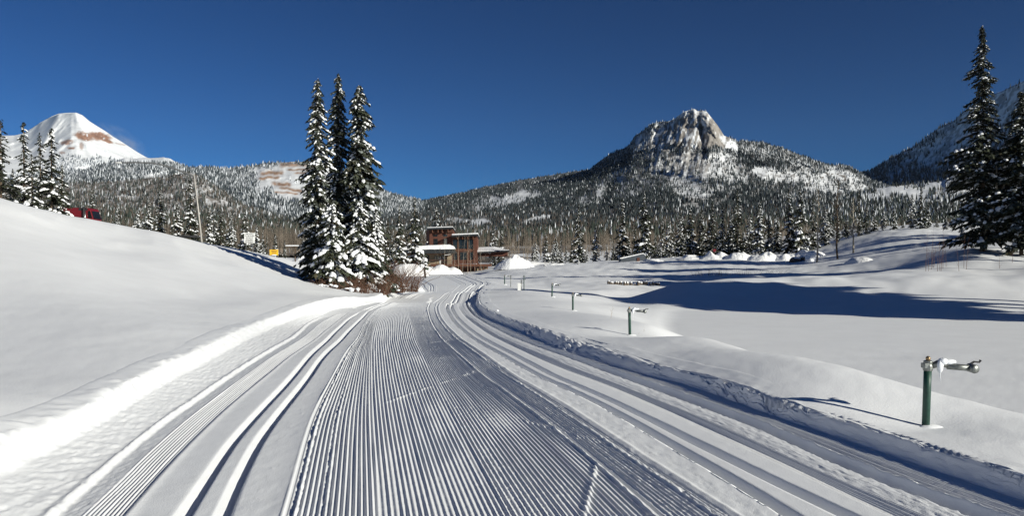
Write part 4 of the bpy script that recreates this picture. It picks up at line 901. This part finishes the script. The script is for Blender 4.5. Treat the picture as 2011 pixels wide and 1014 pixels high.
# tower
blk('tower_wall', M_brick, 843.5, 889.3, 449.5, 492, .0, 7)
b = MB(); V = [(bx(843.4), .1, bz(505)), (bx(843.4), .1, bz(450)), (bx(833.6), 4.5, bz(452)), (bx(834.2), 4.5, bz(505))]
b.add([(x-.05, y, z) for x, y, z in V]+[(x+.1, y+.3, z) for x, y, z in V], [(0,1,2,3),(7,6,5,4),(0,4,5,1),(1,5,6,2),(2,6,7,3),(3,7,4,0)]); b.build('side_wall', M_brick, lodge)
slab('tower_roof', M_fascia, 839.3, 890.6, 448.7, 446.8, .34, -1.3, 6.8, .5)
slab('roof_snow', M_snowfar, 839.6, 890.3, 446.9, 445.2, .20, -1.25, 6.7, .45, soft=True)
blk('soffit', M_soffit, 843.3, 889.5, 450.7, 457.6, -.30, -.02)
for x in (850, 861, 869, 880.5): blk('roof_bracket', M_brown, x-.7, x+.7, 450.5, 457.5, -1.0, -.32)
def window(x0, x1, y0, y1, near=0.0, m=M_glass, parent=lodge, mull=None):
    f = MB(); e = .4
    for q in ((x0-e, x1+e, y0-e, y0), (x0-e, x1+e, y1, y1+e), (x0-e, x0, y0, y1), (x1, x1+e, y0, y1)): f.box(bx(q[0]), bx(q[1]), near-.10, near+.03, bz(q[3]), bz(q[2]))
    if mull:
        for k in mull: f.box(bx(x0), bx(x1), near-.09, near-.02, bz(k)-.04, bz(k)+.04)
    fr = f.build('window', M_frame, parent); g = MB(); g.box(bx(x0), bx(x1), near-.05, near-.012, bz(y1), bz(y0)); g.build('pane', m, fr); return fr
window(851.7, 858.8, 461.3, 464.3); window(871.6, 878.2, 461, 464.3)
window(852.2, 859.3, 469.8, 482); window(871.8, 878, 469.6, 481, m=M_pale_glass, mull=(472.6,))  # right tall pane: whitish reflections painted in as a pale glass colour
b = MB(); b.box(bx(838.3), bx(840), -.05, .3, bz(477), bz(474.6)); b.build('wall_lamp', M_white, lodge)
# glazed block
near = -1.2
blk('window_block_wall', M_brick, 888.6, 937.6, 462.5, 522, near, 6)
slab('window_block_roof', M_fascia, 888.3, 940.2, 462.8, 461.0, .36, near-1.4, 5, .5)
slab('roof_snow', M_snowfar, 888.5, 940, 460.6, 458.3, .30, near-1.35, 4.9, .45, soft=True)
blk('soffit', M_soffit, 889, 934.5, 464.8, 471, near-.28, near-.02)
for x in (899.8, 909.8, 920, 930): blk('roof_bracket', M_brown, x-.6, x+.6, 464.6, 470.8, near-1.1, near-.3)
for x0, x1 in ((890.8, 898), (902.6, 909.2), (910.4, 917.2), (921.4, 928.8)): window(x0, x1, 472, 488.6, near, mull=(484,))
for x0, x1 in ((892.5, 898.6), (904.8, 909.8), (911, 916.4), (923.8, 929.2)): window(x0, x1, 496, 511, near, mull=(507,))
for x0 in (899.3, 918.2, 930.2): blk('pilaster', M_brown, x0, x0+1.7, 471.5, 518, near-.18, near-.004)
blk('floor_band', M_brown, 889, 937.4, 490.6, 493.6, near-.14, near-.004)
blk('corner_board', M_brick, 930, 937.8, 463.2, 521.5, near-.25, near-.002)
# low entrance wing with deep snow on the canopy
blk('entrance_wall', M_tan, 789, 886, 497, 524, -2.2, 0)
slab('canopy_fascia', M_fascia, 788.6, 895.5, 492.1, 490.4, .92, -5.2, 0)
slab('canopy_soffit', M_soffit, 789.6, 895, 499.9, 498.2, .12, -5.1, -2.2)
# snow cushion on the canopy
nx, ny = 60, 14; xs = np.linspace(0, 1, nx); ys = np.linspace(0, 1, ny); Xg, Yg = np.meshgrid(xs, ys)
px_ = 789.2+Xg*106.6; top = np.interp(Xg, [0, .03, .1, .5, .9, .97, 1], [491.5, 488.0, 486.0, 483.2, 481.4, 484.5, 490]); e = np.minimum(np.minimum(Yg/.12, 1), 1)
zz = bz(np.interp(Xg, [0, 1], [492.1, 490.4]))+(bz(top)-bz(np.interp(Xg, [0, 1], [492.1, 490.4])))*np.sqrt(np.clip(1-(1-e)**2, 0, 1))+.03*fbm(px_/6, Yg*4, 8, 3)
V = np.stack([bx(px_), -5.45+Yg*6.4-.25*np.sin(e*3.14), zz+.01], -1).reshape(-1, 3)
mesh_np('canopy_snow', V, grid_faces(ny, nx), M_snowfar, lodge, smooth=True)
b = MB(); b.lump((bx(869.6), -5.35, bz(489.6)), (.17, .2, .24), 5, .2); b.build('snow_lump', M_snowfar, lodge, smooth=True)
for x in (795.2, 823.5, 860): blk('canopy_post', M_frame, x, x+.9, 500, 521, -5.0, -4.85)
d = blk('entrance_door', M_frame, 836.2, 844.8, 502.8, 519, -2.3, -2.21)
b = MB(); b.box(bx(843.3), bx(843.8), -2.36, -2.31, bz(512), bz(510)); b.build('handle', M_chrome, d)
d = blk('glass_door', M_glass, 868.8, 875.6, 501.5, 520, -2.3, -2.21)
b = MB(); b.box(bx(871.4), bx(874), -2.325, -2.302, bz(509), bz(505.5)); b.build('notice', M_white, d)
for x0, x1 in ((855.2, 859.2), (860, 864)):
    window(x0, x1, 504.5, 511.5, -2.21, M_pale_glass)
b = MB(); b.box(bx(865), bx(867.6), -2.3, -2.21, bz(519), bz(505)); b.build('white_panel', M_white, lodge)
blk('lit_wall', M_tan, 880.6, 888.3, 497.6, 519, -3.2, -2.21)
# entry canopy wedge
slab('entry_roof', M_white, 877, 888, 501.5, 499.8, .12, -5, -3.2)
# right wing
blk('wing_wall', M_brick, 936.5, 997, 494, 503.5, .8, 7)
slab('wing_eave', M_fascia, 936.6, 1000.2, 495.4, 491.8, .30, -.4, 7)
nx, ny = 40, 10; Xg, Yg = np.meshgrid(np.linspace(0, 1, nx), np.linspace(0, 1, ny)); fr = np.interp(Xg, [0, 1], [495.2, 491.6]); bk = np.interp(Xg, [0, .52, 1], [486.0, 484.6, 490.6])
V = np.stack([bx(936.7+Xg*(63.6-8*Yg*(Xg > .5)*(Xg-.5)*2)), -.45+Yg*7.5, bz(fr)+(bz(bk)-bz(fr))*Yg+.16*np.sin(np.clip(Yg*8, 0, 1)*1.57)], -1).reshape(-1, 3)
mesh_np('wing_snow', V, grid_faces(ny, nx), M_snowfar, lodge, smooth=True)
for x in (957.5, 960, 962.5): blk('wall_plate', M_white, x, x+1.5, 496.2, 498, .74, .79)
for x in (941, 944.5): blk('wing_window', M_glass, x, x+2, 497.5, 500.5, .74, .79)
# deck
blk('deck', M_brown, 852, 966, 519.0, 523.5, -6.5, -1.3)
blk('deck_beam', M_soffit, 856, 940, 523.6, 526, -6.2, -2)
blk('stone_base', M_tan, 938.5, 957.5, 523.6, 536, -5.6, -2)
blk('under_deck_shade', M_soffit, 893, 938, 526.1, 536, -4.6, -2)  # dark filler block standing in for the shaded void below the deck
for x in (895, 908, 921, 934, 944, 951, 958.4): blk('deck_post', M_brown, x, x+1.5, 523.5, 536, -6.4, -6.15)
b = MB()
for x0, x1 in ((848, 866), (869, 966)): b.box(bx(x0), bx(x1), -6.5, -6.42, bz(512.2), bz(511.4))
b.box(bx(848), bx(966), -6.49, -6.43, bz(518.2), bz(517.8)); b.build('railing', M_brown, lodge)
b = MB()
for k in range(56): b.box(bx(870+k*1.7), bx(870+k*1.7+.35), -6.47, -6.44, bz(518), bz(512)); 
b.build('railing_bars', M_soffit, lodge)
b = MB()
for k in range(9): b.box(bx(949.6+k*1.9), bx(949.6+k*1.9+.5), -6.6, -6.54, bz(518.5), bz(508.0))
b.box(bx(949), bx(966), -6.62, -6.53, bz(508), bz(507.2)); b.build('railing_bars', M_frame, lodge)
slab('deck_snow', M_snowfar, 905, 937, 518.4, 518.2, .12, -6.3, -1.4)

# ------------------------------------------------------------------ ploughed snow heaps, boulders
def heap(name, px, D, wpx, top, label, seed, depth=3.0, rough=.35, nx=46, ny=26, m=M_snowfar, sink=.35, group=None, cat='snow heap', steep=.30):
    X = PX(px, D); w = wpx/F*D/2; z = float(terr(X, D)); H = min((PZ(top, D)-z)*(.8 if 1240 < px < 1600 else 1), steep*w)+sink
    u, v = np.meshgrid(np.linspace(-1, 1, nx), np.linspace(-1, 1, ny)); rr = np.sqrt(u*u*1.0+v*v)
    lob = .72+.5*vn(u*3.1+seed*5, v*1.6+seed, seed+8); prof = np.clip((1-rr**2.6)*lob, 0, 1.15)**.9
    n = fbm(u*w/1.1+seed*7, v*depth/1.1, seed, 4); bl = ridged(u*w/1.7+seed, v*depth/1.7, seed+3, 3)-.5
    Z = H*prof*(1+.7*rough*(n+bl))-sink*1.0
    V = np.stack([u*w*(1+.05*n), v*depth, Z], -1).reshape(-1, 3)
    o = mesh_np(name, V, grid_faces(ny, nx), m, smooth=rough < .15); o.location = (X, D, z)
    tag(o, label, cat, group); return o
PG = 'ploughed snow heaps along the parking edge'
heap('snow_heap', 1012, 150, 88, 507, 'largest ploughed snow heap with grey rubble, right of the lodge', 1, 3.6, .5, 60, 30, steep=.42, group=PG)
heap('snow_heap', 1088, 155, 60, 518, 'low rough snow heap between the two tiny saplings', 2, 3, .5, group=PG)
heap('snow_heap', 1040, 175, 130, 515, 'smooth long snow mound behind the largest heap', 3, 4, .1, group=PG)
heap('snow_heap', 1168, 160, 90, 517, 'low smooth snow heap below the tall dark spruce', 4, 3, .3, group=PG)
for i, (px, wd, top, D, lb) in enumerate([(1282,44,508,140,'broken white snow heap right against the half buried shed'),(1325,40,512,142,'small snow heap after the shed, before the long berm'),(1362,54,502,140,'blocky snow heap at the left end of the long berm'),(1406,60,497,138,'blocky snow heap under the red round sign'),(1452,56,496,136,'snow heap in the middle of the long berm'),(1500,60,486,134,'higher blocky snow heap right of the middle of the berm'),(1545,56,483,133,'highest blocky snow heap of the long berm'),(1590,60,482,132,'right end heap of the long berm, by the leafless trees')]):
    heap('snow_heap', px, D, wd*1.25, top, lb, 10+i, 2.6, .55, 50, 26, group=PG)
heap('snow_mound', 816, 168, 88, 507, 'bright snow mound in front of the lodge entrance', 31, 5, .12, steep=.55, group='snow mounds by the lodge')
heap('snow_mound', 800, 140, 90, 510, 'bright snow mound between the willow brush and the lodge', 32, 5, .14, steep=.55, group='snow mounds by the lodge')
heap('snow_mound', 866, 172, 90, 523, 'snow bank piled against the lodge deck, left of the aspens', 36, 3.5, .2, steep=.5, group='snow mounds by the lodge')
heap('snow_mound', 605, 118, 90, 502, 'rough snow bank left behind the spruce cluster under the snowy beam', 33, 3.2, .45, group='snow mounds by the lodge')
heap('snow_mound', 1690, 104, 60, 478, 'rounded snow drift right of the leafless trees', 34, 3, .05, group='smooth drifts at right')
heap('snow_mound', 1570, 92, 130, 536, 'small smooth drift in front of the right bank', 35, 3, .08, group='smooth drifts at right')
def boulder(name, px, D, r, label, seed, m=M_rock, cat='rock', group=None, cap=True, dz=.3):
    X = PX(px, D); z = float(terr(X, D)); root = empty(name, (X, D, z)); b = MB(); b.lump((0, 0, r[2]*dz), r, seed, .22, 9, 6); b.build('stone', m, root)
    if cap:
        b = MB(); b.lump((.1*r[0], .15*r[1], r[2]*(dz+.72)), (r[0]*.85, r[1]*.9, r[2]*.42), seed+50, .12, 10, 6); b.build('snow_cap', M_clump, root, smooth=True)
    tag(root, label, cat, group); return root
rr = random.Random(8)
for i in range(17):
    px = 1196+i*6.2+rr.uniform(-2, 2); D = 89+rr.uniform(-.7, .7)
    boulder('rock', px, D, (rr.uniform(.14, .26), .25, rr.uniform(.18, .38)), 'dark rock on the basin bank, %s from the left in its line' % ordw(i+1), i, group='rocks on the basin bank', dz=.2)
boulder('snowy_boulder', 1592, 122, (1.0, .9, 1.1), 'smooth white snow capped boulder beside the bare forked tree', 70, M_clump)
boulder('boulder', 1562, 124, (.9, .7, .6), 'dark brown boulder left of the white snow capped boulder', 71)
boulder('boulder', 1577, 125, (.8, .7, .55), 'brown boulder squeezed between the dark and the white one', 72, M_rock)
boulder('ice_block', 977, 31, (.055, .05, .04), 'small loose white snow block on the slope above the trail bend', 74, M_clump, 'snow block', cap=False, dz=.6)
# half buried shed
X = PX(1242, 146); z = float(terr(X, 146)); sh = empty('shed', (X, 146, z-.2)); 
b = MB(); b.prism([(-2.4, 0), (2.2, 0), (2.2, 1.1), (1.7, 1.5), (-2.2, .6)], -1.4, 1.6); b.build('roof', M_sky_shed, sh)
b = MB(); b.prism([(-2.5, .64), (-2.1, .62), (1.8, 1.52), (2.25, 1.14), (2.3, 1.24), (1.8, 1.66), (-2.4, .76)], -1.3, 1.7); b.build('snow_load', M_snowfar, sh)
b = MB(); b.box(.6, 1.1, -1.5, -1.42, 0, .8); b.build('door', M_brick, sh)
tag(sh, 'small dark shed half buried in snow below the broadest spruce', 'shed')
# round red sign
X = PX(1403, 138.5); z = PZ(500, 138.5); rs = empty('round_sign', (X, 138.5, z))
b = MB(); b.tube([(0, 0, -1), (0, 0, .9)], .04, 6); b.build('post', M_bark, rs)
b = MB(); b.tube([(0, -.10, .7), (0, -.06, .7)], .27, 16); b.build('disc', M_red, rs); tag(rs, 'dark red round sign at the tree edge behind the berm', 'sign')
# tiny saplings on the snow edge
for px, D, top, lb in [(1070,146,508,'tiny snowy spruce sapling right of the largest snow heap'),(1136,146,506,'tiny snowy spruce sapling below the tall dark spruce'),(832,160,499,'small snow caked spruce in front of the lodge entrance wing')]:
    H = max(PZ(top, D)-float(terr(PX(px, D), D)), 1.2); o = make_conifer('spruce_sapling', H, H*.33, int(px), levels=12, per=5, sprays=4, snow=.8, clump=1.3)
    put_tree(o, px, D, lb, 'sapling')
# trail marker by the lodge
X = PX(835, 118); z = float(terr(X, 118)); tm = empty('trail_marker', (X, 118, PZ(543, 118)))
H = 18/F*118; b = MB(); b.prism([(-.12, -.3), (.18, -.3), (.0, H), (-.28, H)], -.06, .06); b.build('post', M_frame, tm)
b = MB(); b.prism([(.0, H*.70), (.52, H*.66), (.55, H*.92), (.0, H*.96)], -.10, -.062); b.build('board', M_green, tm); tag(tm, 'dark leaning trail marker with a small board before the lodge', 'sign')

# ------------------------------------------------------------------ highway things behind the left bank
# light pole with a long curved arm
D = 112.0; base = np.array([PX(398, D), D, float(terr(PX(398, D), D))]); H = PZ(343, D)-base[2]; sc_ = D/F
lp = empty('street_lamp', tuple(base)); dx = -17*sc_
b = MB(); b.tube([(0, 0, -.5), (dx*.5, 0, H*.5), (dx, 0, H)], [.13, .115, .095], 10); b.build('pole', M_pole, lp, smooth=True)
b = MB(); P = [(dx-.12, 0, H-.25)]+[(dx+(x-381)*sc_, 0, H-(y-343)*sc_) for x, y in ((375,344),(355,336),(335,328.5),(315,323),(295,320),(270,319),(247,319.5),(238,319.5))]; P[0] = (dx, 0, H-.12)
b.tube(P, [.12, .12, .115, .11, .105, .10, .095, .09, .09], 8); b.build('arm', mat('lamp_arm_paint', (.13, .13, .13), .5, noise=.1), lp, smooth=True)
b = MB(); b.lump((dx-148*sc_, 0, H+23.2*sc_), (.55, .2, .12), 3, .02, 12, 8); b.build('lamp_head', M_white, lp, smooth=True)
tag(lp, 'tall grey street lamp with a long curved arm over the highway', 'street lamp')
# road signs
def text(s, size, loc, m, parent, ex=.004):
    c = bpy.data.curves.new('lettering', 'FONT'); c.body = s; c.size = size; c.align_x = 'CENTER'; c.align_y = 'CENTER'; c.extrude = ex; c.offset = size*.025
    c.materials.append(m); o = bpy.data.objects.new('lettering_curve', c); COL.objects.link(o); me = bpy.data.meshes.new_from_object(o.evaluated_get(bpy.context.evaluated_depsgraph_get())); bpy.data.objects.remove(o); o = bpy.data.objects.new('lettering', me); COL.objects.link(o); o.parent = parent; o.location = loc; o.rotation_euler = (R(90), 0, 0); return o
D = 90.0; k = D/F; ws = empty('road_sign', (PX(490, D), D, PZ(467.5, D)))
b = MB(); b.box(-10.2*k, 10.2*k, -.02, .02, -10*k, 10*k); b.build('panel', M_white, ws, bevel=.01)
for x in (-6, 6):
    b = MB(); b.box(x*k-.035, x*k+.035, .025, .095, -2.9, 9*k); b.build('post', M_grey, ws)
for i, s in enumerate(('UNLAWFUL', 'TO PROCEED', 'WITHOUT', 'REQUIRED', 'EQUIPMENT')): text(s, 3.0*k, (0, -.027, (7.4-3.7*i)*k), M_black, ws)
ws.rotation_euler = (0, R(2), R(6)); tag(ws, 'white road sign reading UNLAWFUL TO PROCEED WITHOUT REQUIRED EQUIPMENT', 'sign')
D = 86.0; k = D/F; ys = empty('road_sign', (PX(538, D), D, PZ(496, D)))
b = MB(); b.box(-8.4*k, 8.4*k, -.02, .02, -5.6*k, 5.4*k); b.build('panel', M_yellow, ys, bevel=.01)
for x in (-5, 5):
    b = MB(); b.box(x*k-.035, x*k+.035, .025, .095, -1.8, 4*k); b.build('post', M_bark, ys)
for i, (wd, y) in enumerate(((11, 3.2), (9, .6), (7.5, -2.2))):       # worn print too far off to read
    b = MB(); r2 = random.Random(i); x = -wd/2
    while x < wd/2: q = r2.uniform(.7, 1.3); b.box(x*k, (x+q)*k, -.026, -.022, (y-.65)*k, (y+.65)*k); x += q+.45
    b.build('faded_print', M_brown, ys)
b = MB(); b.lump((0, -.05, -5.6*k), (5.5*k, .12, 1.3*k), 4, .12); b.build('snow_load', M_clump, ys, smooth=True)
tag(ys, 'small yellow roadside sign sunk in the snowbank', 'sign')
D = 100.0; k = D/F; gp = empty('gate_post', (PX(580, D), D, PZ(520, D)))
b = MB(); b.tube([(0, 0, -1), (-.03, 0, 35*k)], .075, 8); b.build('post', M_bark, gp)
b = MB(); b.box(-19*k, 36*k, -.10, .10, 35*k, 36.2*k); b.build('beam', M_bark, gp)
b = MB(); b.box(-19.3*k, 36*k, -.12, .12, 36.2*k, 38.2*k); b.build('snow_load', M_clump, gp, bevel=.04); tag(gp, 'wooden post holding a long level beam topped with snow', 'beam')

# red truck tractor on the road, only its top shows over the bank
D = 112.0; k = D/F; topz = PZ(409, D); tk = empty('truck', (PX(156, D), D, topz-3.9))
X_ = lambda px: (px-156)*k
def tb(name, m, pts, y0, y1, parent=tk, bev=.06):
    b = MB(); b.prism([(X_(a), (406.5-c)*k+3.9) for a, c in pts], y0, y1); return b.build(name, m, parent, bevel=bev)
cabm = tb('cab', M_red, [(118,408.5),(124,407.5),(172,406.8),(183,407.5),(186,411),(190,425),(192,436),(192,448),(118,448)], -1.2, 1.2)
tb('hood', M_red, [(192,438),(206,441),(220,446),(224,456),(192,448)], -1.0, 1.0)
tb('windscreen', M_glass, [(184.2,412.5),(187.5,413),(192,428),(188.5,427)], -.95, .95, bev=0)
b = MB()
for q in ((137, 146, 414.6, 413.6), (137, 138, 423, 414.6)): b.box(X_(q[0]), X_(q[1]), -1.225, -1.202, 3.9-(q[2]-406.5)*k, 3.9-(q[3]-406.5)*k)
b.build('white_stripe', M_white, cabm)
tb('side_window', M_glass, [(182,413),(186,413),(190,427),(182,427)], -1.225, -1.202, bev=0)
tb('fairing', M_dark, [(164,407.4),(181,408),(181,412),(164,412)], -1.24, -1.21, bev=0)
b = MB(); b.tube([(X_(174.6), -1.35, .9), (X_(174.6), -1.35, 3.9+1.2*k)], .14, 12); b.build('exhaust_stack', M_dark, tk, smooth=True)
b = MB(); b.tube([(X_(177.2), -1.35, .9), (X_(177.2), -1.35, 3.9-.6*k)], .07, 10); b.build('exhaust_stack', M_chrome, tk, smooth=True)
b = MB(); b.box(X_(112), X_(224), -.5, .5, .75, 1.0); b.build('chassis', M_dark, tk)
for px in (122, 140, 212):
    for y in (-1.1, 1.1):
        w_ = MB(); w_.tube([(X_(px), y-.15, .52), (X_(px), y+.15, .52)], .52, 24); wh = w_.build('wheel', M_dark, tk); w_ = MB(); w_.tube([(X_(px), y-.17, .52), (X_(px), y+.17, .52)], .28, 16); w_.build('rim', M_chrome, wh)
tag(tk, 'dark red semi truck tractor, only its roof showing over the snowbank', 'truck')
# the highway itself
rd = [(-95, 112), (-60, 113), (-44, 112), (-30, 108), (-20, 112)]
b = MB(); zr = [topz-3.95]*3
for i in range(2):
    (x0, y0), (x1, y1) = rd[i], rd[i+1]; b.add([(x0, y0-4, zr[i]), (x1, y1-4, zr[i+1]), (x1, y1+5, zr[i+1]), (x0, y0+5, zr[i])], [(0,1,2,3)])
tag(b.build('highway', mat('asphalt', (.05, .05, .052), .8, noise=.3, nscale=1)), 'dark highway behind the left snowbank', None, None, 'structure')
# wind-blown snow trailing off the peak: thin drifting veil
pb = bpy.data.materials.new('blowing_snow'); pb.use_nodes = True; t = pb.node_tree
for n in list(t.nodes): t.nodes.remove(n)
ou = t.nodes.new('ShaderNodeOutputMaterial'); pv = t.nodes.new('ShaderNodeVolumePrincipled'); pv.inputs['Color'].default_value = (.9, .93, 1, 1); pv.inputs['Anisotropy'].default_value = 0
tc = t.nodes.new('ShaderNodeTexCoord'); nz = t.nodes.new('ShaderNodeTexNoise'); nz.inputs['Scale'].default_value = 2.2; nz.inputs['Detail'].default_value = 5
gd = t.nodes.new('ShaderNodeTexGradient'); gd.gradient_type = 'SPHERICAL'
m1 = t.nodes.new('ShaderNodeMath'); m1.operation = 'SUBTRACT'; m1.inputs[1].default_value = .42; m2 = t.nodes.new('ShaderNodeMath'); m2.operation = 'MULTIPLY'; m3 = t.nodes.new('ShaderNodeMath'); m3.operation = 'MULTIPLY'; m3.inputs[1].default_value = .020; m3.use_clamp = True
t.links.new(tc.outputs['Object'], nz.inputs['Vector']); t.links.new(tc.outputs['Object'], gd.inputs['Vector']); t.links.new(nz.outputs['Fac'], m1.inputs[0]); t.links.new(m1.outputs[0], m2.inputs[0]); t.links.new(gd.outputs['Fac'], m2.inputs[1]); t.links.new(m2.outputs[0], m3.inputs[0]); t.links.new(m3.outputs[0], pv.inputs['Density']); t.links.new(pv.outputs[0], ou.inputs['Volume'])
b = MB(); b.lump((0, 0, 0), (1, 1, 1), 1, 0, 20, 12); o = b.build('blowing_snow', pb); D = 6250.0; o.location = (PX(238, D), D, PZ(282, D)); o.scale = (62/F*D, 220, 30/F*D); o.rotation_euler = (0, R(36), 0)
tag(o, 'faint veil of wind blown snow off the right shoulder of the peak', None, None, 'stuff')

hz = bpy.data.materials.new('haze'); hz.use_nodes = True; t = hz.node_tree
for n in list(t.nodes): t.nodes.remove(n)
ou = t.nodes.new('ShaderNodeOutputMaterial'); pv = t.nodes.new('ShaderNodeVolumePrincipled'); pv.inputs['Color'].default_value = (.55, .72, 1, 1); pv.inputs['Density'].default_value = HAZE
t.links.new(pv.outputs[0], ou.inputs['Volume'])
b = MB(); b.box(-12500, 12500, -3500, 12500, -16, 2200); o = b.build('haze', hz); tag(o, 'thin blue mountain air', None, None, 'stuff')
